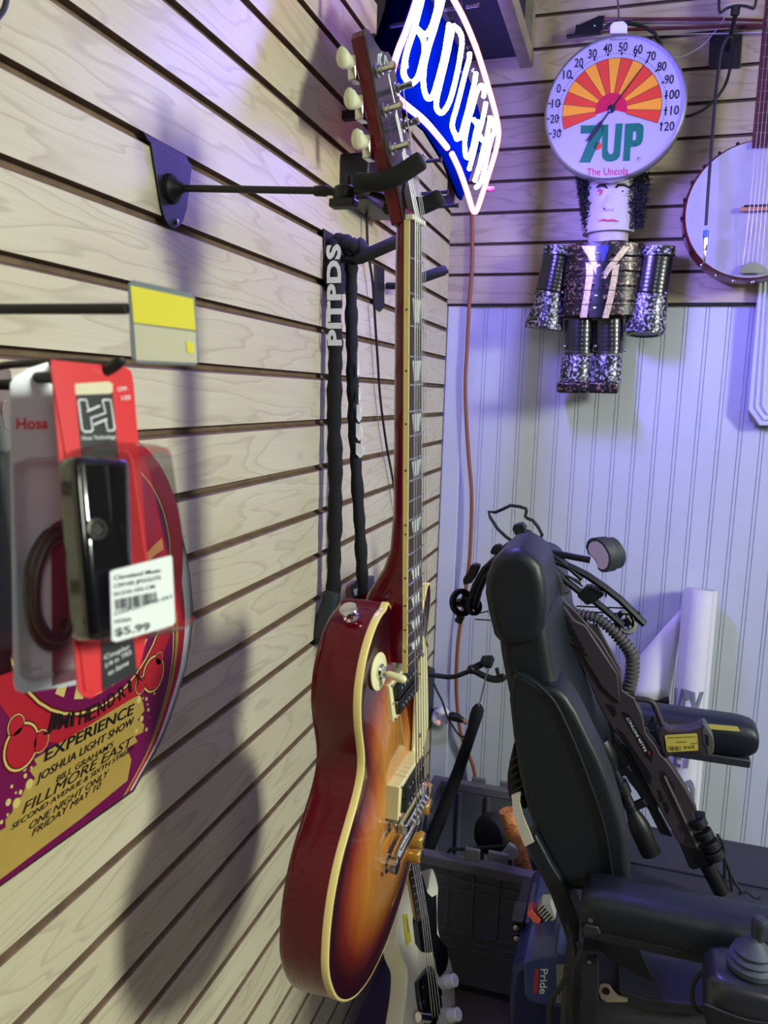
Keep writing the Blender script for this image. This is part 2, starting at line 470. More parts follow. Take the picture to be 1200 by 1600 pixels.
# binding
i1 = inset(OUT, SG*.0028)
mb = MB(); mb.loft([[V((u, y, ze(u)-.0075)) for u, y in OUT], [V((u, y, ze(u)-.0008)) for u, y in OUT], [V((u, y, ze(u))) for u, y in inset(OUT, SG*.0008)],
                    [V((u, y, ze(u))) for u, y in i1], [V((u, y, ze(u)-.0075)) for u, y in i1]], False, closed=True)
mb.build('binding', M_BIND, guitar, local=True, smooth=50)
# carved sunburst top
mb = MB(); fr = [1.0, .985, .96, .93, .89, .84, .78, .71, .63, .54, .45, .35, .24, .12]
rings = []; att = []
for s in fr:
    ring = []
    for (u, y) in i1:
        uu, yy = UC+(u-UC)*s, YC+(y-YC)*s
        ring.append(V((uu, yy, ze(uu)+carve(s*.99))))
        att.append(min(1, s*1.0 if uu > .52 else s*1.0+.12*(.52-uu)/.12))
    rings.append(ring)
mb.loft(rings, False); mb.add([V((UC, 0, ze(UC)+carve(0)))], []); c = len(mb.v)-1; n = len(i1); b = (len(fr)-1)*n
for k in range(n): mb.f.append([b+k, b+(k+1) % n, c]); mb.m.append(0)
att.append(0); mb.attr = att
mb.build('carved_top', M_BURST, guitar, local=True, smooth=60)
# neck
mb = MB(); rings = []
for u, dep, hw, flat in ((-.012,.0125,.0195,0),(.0,.0135,.0203,0),(.03,.0145,.0210,0),(.12,.0155,.0225,0),(.22,.0165,.0240,0),(.29,.0172,.0252,0),(.33,.0205,.0258,.1),(.352,.028,.0262,.25),(.368,.038,.0266,.45),(.382,.046,.0275,.7),(.40,.0505,.028,.9),(.45,.0525,.028,1)):
    ring = []
    for k in range(17):
        a = PI*k/16; y = -math.cos(a); z = math.sin(a)
        e = 2.0+2.2*flat; r = (abs(y)**e+abs(z)**e)**(-1/e)
        ring.append(V((u, y*r*hw, -.006-z*r*dep)))
    rings.append(ring)
mb.loft(rings, True); mb.build('neck', M_CHERRY, guitar, local=True, smooth=60)
# fretboard with binding, frets, inlays, dots
mb = MB(); rings = []
for u in [i*.46/24 for i in range(25)]:
    h = hwid(u)-.0014
    rings.append([V((u, -h, -.006)), V((u, -h, -.0008)), V((u, -h*.5, -.0002)), V((u, 0, 0)), V((u, h*.5, -.0002)), V((u, h, -.0008)), V((u, h, -.006))])
mb.loft(rings, True); mb.build('fretboard', M_EBONY, guitar, local=True)
mb = MB()
for sg in (-1, 1):
    mb.add([(0, sg*(hwid(0)-.0014), -.0063), (0, sg*hwid(0), -.0063), (0, sg*hwid(0), -.0009), (0, sg*(hwid(0)-.0014), -.0007),
            (.46, sg*(hwid(.46)-.0014), -.0063), (.46, sg*hwid(.46), -.0063), (.46, sg*hwid(.46), -.0009), (.46, sg*(hwid(.46)-.0014), -.0007)],
           [(0,1,2,3),(4,5,6,7),(0,1,5,4),(1,2,6,5),(2,3,7,6),(3,0,4,7)])
mb.build('neck_binding', M_BIND, guitar, local=True, smooth=0)
for n, du in [(n, 0) for n in (3,5,7,9,15,17,19,21)]+[(12, -.0048), (12, .0048)]:
    mb = MB(); mb.lathe([(.0011, 0), (.0011, .0003)], ((fret(n)+fret(n-1))/2+du, -hwid(fret(n)), -.0034), (0,-1,0), 10)
    mb.build('side_dot', M_BLACKINK, guitar, local=True)
for n in range(1, 23):
    mb = MB(); u = fret(n); h = hwid(u)-.0003
    mb.tube([(u, -h, -.0006), (u, -h*.5, .0003), (u, 0, .0006), (u, h*.5, .0003), (u, h, -.0006)], [(.0010, .0012)]*5, 8)
    mb.build('fret', M_NICKEL, guitar, local=True)
for n in (3,5,7,9,12,15,17,19,21):
    u0, u1 = fret(n-1), fret(n); mu = (u0+u1)/2; L = (u1-u0)*.36; h = hwid(mu)*.62
    mb = MB(); mb.prism([(mu-L, -h, .00035), (mu+L, -h*.66, .00035), (mu+L, h*.66, .00035), (mu-L, h, .00035)], (0,0,-.0006))
    mb.build('inlay', M_PEARL, guitar, local=True, smooth=0)
# nut
mb = MB(); mb.box((-.0025, 0, -.001), (.005, .0432, .0085)); mb.build('nut', M_BONE, guitar, local=True, bevel=.0008)
# headstock
TA = math.tan(math.radians(11))
def hz(u): return -.0065+(u+.005)*TA
hs = [(.002,.0208),(-.022,.0232),(-.038,.030),(-.056,.0365),(-.10,.0392),(-.14,.0415),(-.160,.0425),(-.168,.036),(-.170,.028),(-.165,.014),(-.162,0)]
hp = hs+[(u, -y) for u, y in reversed(hs[:-1])]
mb = MB(); mb.prism([V((u, y, hz(u)-.0022)) for u, y in hp], (TA*.0125*.96, 0, -.0125)); mb.build('headstock', M_CHERRY, guitar, local=True, smooth=30, bevel=.001)
mb = MB(); mb.prism([V((u, y, hz(u))) for u, y in hp], (0, 0, -.0021)); mb.build('headstock_face', M_HEADB, guitar, local=True, smooth=0)
mb = MB()
def hpt(u, y, o=.0004): return V((u, y, hz(u)+o))
scr = smooth_path([hpt(-.150+.012,-.022), hpt(-.152,-.014), hpt(-.156,-.004), hpt(-.158,-.002), hpt(-.148,-.012), hpt(-.143,-.004), hpt(-.152,.004), hpt(-.160,.010), hpt(-.152,.014), hpt(-.146,.008), hpt(-.150,.020), hpt(-.160,.026)], 5)
mb.tube(scr, .0011, 6); mb.build('pearl_script', M_PEARL, guitar, local=True)
mb = MB(); mb.prism([hpt(-.028,-.011), hpt(-.020,-.013), hpt(-.012,-.011), hpt(-.012,.011), hpt(-.020,.013), hpt(-.028,.011), hpt(-.040, 0)], (0,0,.0014))
mb.build('truss_cover', M_EBONY, guitar, local=True, smooth=0)
# tuners
posts = []
for sg in (-1, 1):
    for i, u in enumerate((-.064, -.099, -.134)):
        y = sg*.0265; z = hz(u); posts.append((u, y, z, sg, i))
        mb = MB(); mb.lathe([(.0068,0),(.0068,.0012),(.0046,.0022),(.0046,.005),(.0031,.0055),(.0031,.0135),(.0036,.0155),(.0036,.0185),(.0018,.0192)], (u, y, z), (-TA,0,1), 16)
        p = mb.build('tuner_post', M_NICKEL, guitar, local=True)
        mb = MB(); mb.box((u, sg*.036, z-.0185), (.021, .017, .008)); mb.tube([(u, sg*.043, z-.0175), (u, sg*.053, z-.0175)], .0024, 8)
        h_ = mb.build('tuner_housing', M_NICKEL, guitar, local=True, bevel=.002)
        mb = MB(); mb.tube([(u, sg*.0495, z-.0175), (u, sg*.0535, z-.0175), (u, sg*.060, z-.0175), (u, sg*.066, z-.0175), (u, sg*.0705, z-.0175), (u, sg*.0722, z-.0175)],
                           [(.0035,.0035), (.0055,.0050), (.0062,.0070), (.0062,.0088), (.0056,.0090), (.0030,.0062)], 14)
        b_ = mb.build('button', M_PEARLOID, h_, local=True)
# strings
order = [posts[0], posts[1], posts[2], posts[5], posts[4], posts[3]]
BR = .634; bz = .0040
for i in range(6):
    yn = -.0172+.00688*i; yb = -.0255+.0102*i; r = (.00062,.00052,.00042,.00034,.00026,.00022)[i]
    u, y, z, sg, k = order[i]
    pts = [(u+.002, y-sg*.0033, z+.011), (u-.001 if False else u+.004, y-sg*.0035, z+.0105), (-.004, yn, .0040), (-.001, yn, .0038), (.30, yn+(yb-yn)*.48, .0044), (BR, yb, bz+.0055), (.676, yb, ztop(.676, yb)+.012)]
    mb = MB(); mb.tube(pts, r*1.25, 6); mb.build('string', M_STRING, guitar, local=True)
# pickups
def ring(cu, h0, name):
    L, Wd = .0205, .0455
    zt = [(-1, ztop(cu-L, 0)+h0), (1, ztop(cu+L, 0)+h0)]
    def P(a, b, z=0): return V((cu+a*L, b*Wd, (zt[0][1] if a < 0 else zt[1][1])+z))
    lo = min(ztop(cu-L, -Wd), ztop(cu+L, -Wd), ztop(cu, Wd))-.004
    ro = [P(-1,-1), P(1,-1), P(1,1), P(-1,1)]; a, b = .82, .80
    ri = [P(-a,-b), P(a,-b), P(a,b), P(-a,b)]
    zi = -.006
    mb = MB(); mb.loft([[V((p.x, p.y, lo)) for p in ro], ro, ri, [V((p.x, p.y, p.z+zi)) for p in ri]], False)
    r = mb.build('pickup_ring', M_CREAM, guitar, local=True, smooth=30, bevel=.0012)
    for sx_, sy_ in ((-1,-1),(1,-1),(1,1),(-1,1),(0,-1),(0,1)):
        mb = MB(); mb.lathe([(.0016,-.001),(.0018,.0006),(.001,.0012)], P(sx_*.89, sy_*.92, (zt[1][1]-zt[0][1])/2 if sx_ == 0 else 0), (0,0,1), 8)
        mb.build('ring_screw', M_STEEL, r, local=True)
    mb = MB()
    for q in (-.40, .40):
        zc = (zt[0][1]+zt[1][1])/2+(zt[1][1]-zt[0][1])/2*q
        mb.box((cu+q*L, 0, zc-.001), (L*.76, Wd*1.56, .012))
    pk = mb.build('pickup', M_BLKPL, guitar, local=True, bevel=.001)
    mb = MB()
    for q in (-.40, .40):
        zc = (zt[0][1]+zt[1][1])/2+(zt[1][1]-zt[0][1])/2*q+.0052
        for i in range(6): mb.lathe([(.0024,-.001),(.0024,.0008),(.0018,.0012)], (cu+q*L*1.2, -.0253+.01012*i, zc), (0,0,1), 10)
    mb.build('pole_pieces', M_NICKEL, pk, local=True)
    mb = MB()
    for q in (-.80, .80): 
        zc = (zt[0][1]+zt[1][1])/2+(zt[1][1]-zt[0][1])/2*q+.0006
        mb.box((cu+q*L, 0, zc), (.0016, Wd*1.6, .0012))
    mb.build('pickup_edge', M_NICKEL, pk, local=True)
ring(.489, .0075, 'neck'); ring(.603, .0145, 'bridge')
# bridge and tailpiece
zb_ = ztop(BR, 0)
for sg in (-1, 1):
    mb = MB(); mb.lathe([(.0095, -.004), (.0095, .0035), (.0045, .0035), (.0045, .011), (.008, .011), (.008, .0135), (.004, .0135), (.004, .024), (.002, .0248)], (BR, sg*.037, ztop(BR, sg*.037)), (0,0,1), 18)
    mb.build('bridge_post', M_CHROME, guitar, local=True)
mb = MB(); mb.box((BR, 0, bz-.0055), (.0125, .088, .011)); br = mb.build('bridge', M_CHROME, guitar, local=True, bevel=.0018)
for i in range(6):
    mb = MB(); mb.prism([(BR-.004, -.0275+.0102*i, bz), (BR+.004, -.0275+.0102*i, bz), (BR, -.0275+.0102*i, bz+.0050)], (0, .004, 0)); mb.build('saddle', M_NICKEL, br, local=True, smooth=0)
TP = .676
for sg in (-1, 1):
    mb = MB(); mb.lathe([(.0105, -.004), (.0105, .005), (.006, .005), (.006, .009), (.0095, .009), (.0095, .016), (.006, .0172)], (TP+.003, sg*.0425, ztop(TP, sg*.0425)), (0,0,1), 18)
    mb.build('tailpiece_stud', M_CHROME, guitar, local=True)
mb = MB(); zt_ = ztop(TP, 0)+.010; rings = []
for y in [-.047+.0047*k for k in range(21)]:
    e = 1-.35*(abs(y)/.047)**4; off = .004*(y/.047)**2
    rings.append([V((TP+off+.0085*e*math.cos(a), y, zt_+.0065*e*math.sin(a))) for a in [2*PI*k/14 for k in range(14)]])
mb.loft(rings, True); mb.build('tailpiece', M_CHROME, guitar, local=True)
# pickguard, switch, knobs, strap button
def pgz(u, y): return max(ztop(u, y), ztop(u, .03))+.0058
pg = smooth_path([V(p+(0,)) for p in [(.446,.0475),(.450,.056),(.472,.0655),(.510,.0735),(.545,.0790),(.572,.0820),(.588,.079),(.597,.070),(.600,.056)]], 4)
pg = [(p.x, .0475+(p.y-.0475)*1.35) for p in pg]+[(.5985, .0475), (.5825, .0465), (.5825,.034), (.5105,.034), (.5105,.0468), (.466,.0468)]
mb = MB(); mb.prism([V((u, y, -.0085-.040*(u-.45)+.001)) for u, y in pg], (0,0,-.0022)); mb.build('pickguard', M_CREAM, guitar, local=True, smooth=0)
for u, y in ((.470,.055), (.572,.056)):
    mb = MB(); mb.lathe([(.003,0),(.0028,.001),(.001,.0016)], (u, y, -.0072-.040*(u-.45)), (0,0,1), 10); mb.build('pickguard_screw', M_STEEL, guitar, local=True)
su, sy = .446, -.066; sz = ztop(su, sy)
nx = (ztop(su+.01, sy)-ztop(su-.01, sy))/.02; ny = (ztop(su, sy+.01)-ztop(su, sy-.01))/.02
nrm = V((-nx, -ny, 1)).normalized()
mb = MB(); mb.lathe([(.0055,.001),(.0195,.001),(.0195,.0024),(.0185,.0028),(.0055,.0028)], (su, sy, sz), nrm, 32); sp_ = mb.build('switch_plate', M_CREAM, guitar, local=True)
mb = MB(); mb.lathe([(.0072,.002),(.0082,.003),(.0082,.0048),(.0062,.0068),(.0062,.0085),(.0042,.009)], (su, sy, sz), nrm, 20); mb.build('switch_nut', M_CHROME, guitar, local=True)
mb = MB(); p0 = V((su, sy, sz))+nrm*.006; dr = (nrm+V((.28, .10, 0))).normalized()
mb.tube([p0, p0+dr*.006], .0016, 8); mb.tube([p0+dr*.005, p0+dr*.009, p0+dr*.019, p0+dr*.024, p0+dr*.026], [.0030, .0037, .0044, .0040, .0020], 14)
mb.build('switch_tip', M_CREAM, guitar, local=True)
for u, y in ((.662,.088), (.700,.116), (.716,.066), (.757,.095)):
    z = ztop(u, y); mb = MB(); n_ = 40
    prof = [(.0122, .0015), (.0125, .004), (.0110, .012), (.0104, .0165), (.0092, .0178)]
    mb.lathe(prof, (u, y, z), (0,0,1), 28)
    k = mb.build('control_knob', M_GOLDK, guitar, local=True, smooth=50)
    mb = MB(); mb.lathe([(.0070, .0176), (.0070, .0186), (.0060, .0190)], (u, y, z), (0,0,1), 20); mb.build('knob_cap', M_NICKEL, k, local=True)
    mb = MB(); mb.prism([(u-.0175, y-.0006, z+.001), (u-.0115, y-.002, z+.001), (u-.0115, y+.002, z+.001)], (0,0,.0008)); mb.build('pointer', M_NICKEL, k, local=True, smooth=0)
def strap_button(u, y, z, d):
    mb = MB(); mb.lathe([(.0085, 0), (.0085, .0015), (.0050, .004), (.0042, .0075), (.0052, .0105), (.0090, .0125), (.0095, .0140), (.0085, .0152), (.003, .0150)], (u, y, z), d, 22)
    mb.build('strap_button', M_CHROME, guitar, local=True)
strap_button(.3925, -.0655, ze(.39)-.030, V((-.85, -.52, 0)).normalized())
strap_button(.8455, 0, ze(.845)-.028, (1, 0, 0))
# ------------------------------------------------------------------ things on the left slat wall
def wall_plate(mb, poly, X0=0.0, th=.003):
    pts = [V((X0, q.y, q.z)) for q in poly]; mb.prism(pts, (th, 0, 0))
# hanger that carries the sunburst guitar
h = thing('guitar_hanger', 'black wall hanger with padded yoke holding the sunburst guitar by its headstock', 'hanger', (0, -1.36, .17))
mb = MB(); pl = [at(x, y, X=0) for x, y in ((232,222),(297,258),(289,325),(283,345),(277,354),(269,358),(261,354),(254,343),(249,325))]
wall_plate(mb, pl); pt = [at(x, y, X=0) for x, y in ((222,206),(290,243),(297,258),(232,222))]; wall_plate(mb, pt, -.004, .005)
mb.build('wall_plate', M_BLACK, h, bevel=.0008)
mb = MB(); yh, zh = -1.362, .2135
mb.lathe([(.016, .003), (.015, .008), (.009, .0125), (.006, .016), (.005, .020)], (0, yh, zh), (1, 0, 0), 24); mb.build('boss', M_BLACK, h)
mb = MB(); mb.lathe([(.003, 0), (.003, .0022), (.002, .003)], (.003, -1.352, .181), (1,0,0), 12); mb.build('screw', M_STEEL, h)
mb = MB(); pe = at(500, 298, Y=-1.37); mb.tube([(.016, yh, zh), pe], .0038, 12); mb.build('rod', M_BLACK, h)
c0 = at(538, 302, Y=-1.37)
mb = MB(); mb.tube([pe-V((.006,0,0)), pe+V((.006,0,-.0005)), pe+V((.010,0,-.001)), c0], [.0052,.0058,.0040,.0040], 12)
mb.lathe([(.0105,-.009), (.0115,-.006), (.0115,.003), (.0095,.0065), (.0045,.007)], c0, (0, 0, 1), 18)
mb.lathe([(.0025,.006), (.0025,.018)], c0+V((.004, .0, 0)), (0, 0, 1), 8)
mb.box(c0+V((.001,-.004,-.011)), (.026, .016, .008)); jn = mb.build('swivel_joint', M_BLACK, h, bevel=.0015)
yo = V((.236, -1.372, .1985))
mb = MB(); mb.tube([c0+V((.004,0,.003)), yo+V((-.004,0,0)), yo+V((.004,-.012,.0)), V((.244, -1.394, .2005))], .0036, 8)
mb.tube([yo+V((-.004,0,0)), V((.243, -1.352, .197)), V((.250, -1.334, .1945))], .0036, 8); mb.build('yoke', M_BLACK, h)
for nm, pts in (('near', [(.231,-1.4025,.2005), (.243,-1.405,.198), (.260,-1.406,.1985), (.277,-1.407,.2035), (.290,-1.4075,.2105), (.299,-1.4075,.2155)]),
                ('far', [(.239,-1.334,.194), (.253,-1.331,.1905), (.270,-1.329,.1905), (.286,-1.328,.1955), (.299,-1.328,.2015)])):
    mb = MB(); pp = smooth_path(pts, 4); rr = [.0088]*len(pp); rr[0] = .0062; rr[-1] = .006; rr[1] = rr[-2] = .0085
    mb.tube(pp, rr, 14); mb.build('foam_arm', M_FOAM, h)

def peg_hanger(label, plate_px, yc, stub, tip, r=.0105):
    g = thing('peg_hanger', label, 'hanger', (0, yc, stub[2]-.05), group='padded peg hangers on the left wall')
    mb = MB(); wall_plate(mb, [at(x, y, X=0) for x, y in plate_px], 0, .004); mb.build('wall_plate', M_BLACK, g, bevel=.001)
    s0 = V((.004, yc, stub[2])); s1 = V(stub)
    mb = MB(); mb.tube([s0, s1], .0068, 12); mb.build('stub', M_BLACK, g)
    mb = MB(); d = (V(tip)-s1).normalized(); L = (V(tip)-s1).length
    mb.tube([s1-d*.006, s1+d*.004, s1+d*(L*.5), V(tip)-d*.006, V(tip)], [.0075, r, r, r, .006], 16); mb.build('foam_peg', M_FOAM, g)
    return g
peg_hanger('black padded peg hanger carrying the sleeved chain', ((503,357),(546,383),(545,428),(541,450),(533,460),(516,466),(506,452)), -.885, (.052, -.886, .217), (.150, -.874, .258))
peg_hanger('empty black padded peg hanger farther along the wall, behind the guitar neck', ((584,413),(598,419),(598,480),(592,487),(584,482)), -.572, (.030, -.568, .2165), (.126, -.556, .250))

# sleeved security chain draped over the first peg
M_SLEEVE = M('black_nylon_sleeve', (16, 17, 24), .85, bump=.5, bscale=420)
M_CAP = M('slate_rubber_cap', (48, 54, 62), .6, var=.08)
t = thing('sleeved_chain', 'black fabric-sleeved chain with white lettering and a rubber end cap, looped over a peg', 'chain', (.045, -.9, -.40))
def strand(pts, w0):
    pp = smooth_path(pts, 7); rr = []
    for i, p in enumerate(pp):
        k = 1+.10*math.sin(i*1.9)+.07*math.sin(i*.83+1)+random.uniform(-.03, .03)
        rr.append((w0*k*.8, w0*k))
    return pp, rr
YL, YR = -.905, -.875
pl_ = [(at(525,377,Y=-.89)+V((0,0,0))), at(521,415,Y=YL), at(523,500,Y=YL), at(524,560,Y=YL), at(522,650,Y=YL), at(524,740,Y=YL), at(523,830,Y=YL), at(521,925,Y=YL)]
pr_ = [at(545,392,Y=-.884), at(549,420,Y=YR), at(549,500,Y=YR), at(551,590,Y=YR), at(553,660,Y=YR), at(557,740,Y=YR), at(563,840,Y=YR), at(567,925,Y=-.862), at(568,980,Y=-.85)]
mb = MB(); top = V((.0485, -.886, .2365))
pp, rr = strand(pl_[::-1]+[top+V((-.006,-.006,.002)), top+V((.010,.002,0))]+pr_, .0128)
mb.tube(pp, rr, 12, flat=(0,1,0)); mb.build('sleeve', M_SLEEVE, t)
mb = MB(); a = at(521, 918, Y=YL); b = at(505, 1003, Y=YL)
def capring(c, w, dz): return [c+V((w*math.cos(q)*.95, w*.8*math.sin(q), dz)) for q in [2*PI*(k+.5)/12 for k in range(12)]]
d = b-a
mb.loft([capring(a, .0125, 0), capring(a+d*.05, .0145, 0), capring(a+d*.35, .019, 0), capring(a+d*.75, .0235, 0), capring(a+d*.95, .024, 0), capring(b, .021, 0)], True)
mb.build('end_cap', M_CAP, t, smooth=50)
mb = MB()
def strap_text(txt, xa, ya, xb, yb, wpx, Yp, xo):
    """letters running up the strand, on its camera side"""
    A = at(xa, ya, Y=Yp); B = at(xb, yb, Y=Yp)
    lx = (at(xa-wpx, ya, Y=Yp)-A)
    put_text(mb, txt, A, B, lx.length, lx, bold=.045, space=1.06)
strap_text('PITPDS', 533, 540, 531, 381, 21, YL-.0165, 0)
mb.build('white_lettering', M_WHITEINK, t, smooth=0)
for (x0, x1, ya, yb) in ((558,561,560,590),(560,563,605,628),(557,565,632,660),(556,566,661,689),(556,569,692,716)):
    poly = [at(x0, ya, Y=YR-.015), at((x0+x1)/2+1, ya+2, Y=YR-.015), at(x1, ya+8, Y=YR-.013), at(x1, yb-6, Y=YR-.013), at((x0+x1)/2, yb, Y=YR-.015), at(x0, yb-7, Y=YR-.015)]
    mb = MB(); mb.prism(poly, (0, .001, 0)); mb.build('white_lettering', M_WHITEINK, t, smooth=0)

# stub of a cable at the upper left corner
mb = MB(); mb.tube(smooth_path([at(12,-30,X=.03), at(10,0,X=.03), at(4,18,X=.03), at(-12,36,X=.03), at(-40,50,X=.02)], 4), .0022, 8)
tag(mb.build('cable', M_RUB, None), 'bit of dark cable curving down in the top left corner against the wall', 'cable')

# hidden box of small goods behind the chain
M_CARD = M('brown_card', (150, 112, 84), .7, var=.1)
M_DKCARD = M('dark_card', (58, 62, 76), .6)
t = thing('small_carton', 'small brown and grey carton hung on the wall behind the end of the chain', 'carton', (.02, -.78, -.35))
mb = MB(); pf = [at(x, y, Y=-.76) for x, y in ((537,923),(552,911),(548,962),(541,950))]; mb.prism(pf, (-.004, .05, 0)); mb.build('side', M_CARD, t)
mb = MB(); pf = [at(x, y, Y=-.765) for x, y in ((547,918),(558,908),(572,908),(572,960),(556,948))]; mb.prism(pf, (.0, .05, 0)); mb.build('front', M_DKCARD, t)
mb = MB(); mb.prism([at(x, y, Y=-.767) for x, y in ((552,921),(559,919),(560,929),(554,931))], (0,.001,0)); mb.build('logo', M_WHITEINK, t)

# ---------------------------------------------------------------- framed tin sign
M_SIGNW = M('sign_white', (226, 228, 232), .3, coat=.4)
M_SIGNR = M('sign_red', (176, 36, 48), .3, coat=.4)
M_SIGNP = M('sign_plum', (112, 22, 74), .3, coat=.4)
M_SIGNG = M('sign_gold', (176, 148, 74), .35, coat=.4, var=.06)
M_SIGNL = M('sign_pale_gold', (206, 190, 112), .35, coat=.3)
M_SIGND = M('sign_dark_red', (104, 22, 30), .3, coat=.4)
t = thing('concert_sign', 'tin sign with red and gold concert lettering on the slat wall behind the packets', 'sign', (0, -1.5, -.44))
edge = [(-1.690,-.430),(-1.674,-.380),(-1.662,-.310),(-1.657,-.250),(-1.660,-.190),(-1.672,-.140),(-1.640,-.110),(-1.580,-.096),(-1.485,-.092),(-1.412,-.104),(-1.374,-.137),(-1.344,-.195),(-1.331,-.265),(-1.341,-.319),(-1.363,-.359),(-1.397,-.401),(-1.442,-.431),(-1.456,-.440)]
full = [(p.x, p.y) for p in smooth_path([V((a, b, 0)) for a, b in edge], 3)]
def sign_layer(name, k, x, m, dz=0):
    mb = MB(); ins = [(-1.60+(a+1.60)*(1-abs(k)/.27), -.434+(b+.434)*(1-abs(k)/.34)) for a, b in full]
    mb.prism([V((x, a, b+dz)) for a, b in ins], (-.0012, 0, 0)); return mb.build(name, m, t, smooth=0)
ar = sum(full[i-1][0]*full[i][1]-full[i][0]*full[i-1][1] for i in range(len(full))); sgn = 1 if ar > 0 else -1
mb = MB(); mb.prism([V((.0062, a, b)) for a, b in full], (-.0052, 0, 0)); mb.build('panel', M_SIGNW, t, smooth=0)
mb = MB(); ro = full; ri = inset(full, sgn*.0025)
mb.loft([[V((.001, a, b)) for a, b in ro], [V((.0085, a, b)) for a, b in ro], [V((.0085, a, b)) for a, b in ri], [V((.006, a, b)) for a, b in ri]], False)
mb.build('rolled_edge', M_STEEL, t, smooth=30)
sign_layer('red_border', sgn*.015, .0068, M_SIGNR); sign_layer('gold_border', sgn*.030, .0072, M_SIGNG); sign_layer('dark_border', sgn*.037, .0076, M_SIGND)
sign_layer('pale_border', sgn*.041, .0080, M_SIGNL); sign_layer('plum_field', sgn*.044, .0084, M_SIGNP)
XS = .0088
G6 = zf(0, 1040, 4.704, X=XS)
def disc(mb, c, r, x, n=28): mb.prism([V((x, c.y+r*math.cos(2*PI*k/n), c.z+r*math.sin(2*PI*k/n))) for k in range(n)], (-.0004, 0, 0))
# red ring with gold sun at the top
def circ3(p, q, r):
    (ax, ay), (bx, by), (cx, cy) = [(v.y, v.z) for v in (p, q, r)]
    d = 2*(ax*(by-cy)+bx*(cy-ay)+cx*(ay-by))
    ux = ((ax*ax+ay*ay)*(by-cy)+(bx*bx+by*by)*(cy-ay)+(cx*cx+cy*cy)*(ay-by))/d
    uy = ((ax*ax+ay*ay)*(cx-bx)+(bx*bx+by*by)*(ax-cx)+(cx*cx+cy*cy)*(bx-ax))/d
    return V((XS, ux, uy)), math.hypot(ax-ux, ay-uy)
cc, RG = circ3(G6(210,215), G6(430,355), G6(820,255))
for nm, r, m, dx in (('red_ring', RG+.026, M_SIGNR, 0), ('ring_line', RG+.002, M_SIGND, .0003), ('ring_line', RG, M_SIGNL, .0005), ('ring_line', RG-.0025, M_SIGND, .0007), ('sun_disc', RG-.0045, M_SIGNP, .0009)):
    mb = MB(); disc(mb, cc, r, XS+dx, 40); mb.build(nm, m, t, smooth=0)
mb = MB()
for k in range(12):
    a0 = PI+PI*(k+.15)/12*1.0; q0 = a0; pts = []
    for j in range(7): 
        rr = RG*(.2+.68*j/6); pts.append((rr, q0+.35*math.sin(j/6*1.6)))
    w = .055
    poly = [cc+V((.0012, r*math.cos(a), r*math.sin(a))) for r, a in pts]+[cc+V((.0012, r*math.cos(a+w*2.2), r*math.sin(a+w*2.2))) for r, a in reversed(pts)]
    mb.prism(poly, (-.0003, 0, 0))
mb.build('sun_rays', M_SIGNL, t, smooth=0)
# gold cloud for the lettering
cloud = [(250,690),(330,640),(480,545),(640,450),(800,345),(960,250),(1025,215),(1050,270),(1060,330),(1010,400),(1060,430),(1050,490),(990,520),(1010,560),(930,610),(965,690),(935,845),(600,1120),(300,1345),(0,1572),(-60,1620),(-60,1250),(40,1190),(40,1130),(90,1080),(100,1010),(160,960),(190,890),(260,830),(215,770),(270,730)]
mb = MB(); mb.prism([G6(x, y)+V((.0002,0,0)) for x, y in cloud], (-.0004,0,0)); mb.build('gold_cloud', M_SIGNG, t, smooth=0)
bub = [(180,755,20),(230,750,10),(185,810,16),(85,888,12),(150,930,16),(115,935,9),(60,1005,24),(120,1010,34),(55,1095,10),(215,870,34),(10,1150,14),(1075,245,16),(1050,240,8),(1135,205,12),(1085,285,9),(1090,325,16),(1100,380,5),(1075,470,18),(1050,440,8),(1000,480,18),(1020,250,30),(1040,390,26)]
for x, y, r in bub:
    mb = MB(); disc(mb, G6(x, y), r/4.704*.00062, XS+.0003, 16); mb.build('bubble', M_SIGNL, t, smooth=0)
for x, y, r in ((155,595,.0230),(115,440,.0108),(295,555,.0115),(1125,60,.0225),(1030,145,.0105),(1165,-50,.0085)):
    c = G6(x, y)
    for m, k, dx in ((M_SIGND,1.0,.0004),(M_SIGNL,.93,.0006),(M_SIGND,.84,.0008),(M_SIGNR,.78,.0010)):
        mb = MB(); disc(mb, c, r*k, XS+dx); mb.build('bubble_ring', m, t, smooth=0)
def sign_row(txt, pl, pr, hpx, shear=.25, bold=.012):
    mb = MB(); A = G6(*pl); B = G6(*pr); A.x = B.x = XS+.0011
    h = (G6(pl[0], pl[1]-hpx)-G6(*pl)).length
    put_text(mb, txt, A, B, h, (0, 0, 1), shear=shear, bold=bold); mb.build('lettering', M_BLACKINK, t, smooth=0)
sign_row('EXPERIENCE', (318,706), (985,345), 88, .2, .014)
sign_row('JOSHUA LIGHT SHOW', (258,862), (985,420), 62, .3, .01)
sign_row("BILL GRAHAM'S", (408,858), (832,590), 46, .3, .002)
sign_row('FILLMORE EAST', (158,1092), (975,575), 78, .35, 0)
sign_row('SECOND AVENUE & SIXTH STREET', (75,1208), (985,610), 40, .35, .006)
sign_row('ONE NIGHT ONLY', (210,1205), (800,800), 52, .4, 0)
sign_row('FRIDAY MAY 10', (228,1255), (740,890), 50, .4, 0)
mb = MB(); jp = [('J',345,470),('I',395,470),('M',455,468),('I',520,450),('H',600,430),('E',670,398),('N',742,355),('D',815,300),('R',895,245),('I',955,195),('X',1020,130)]
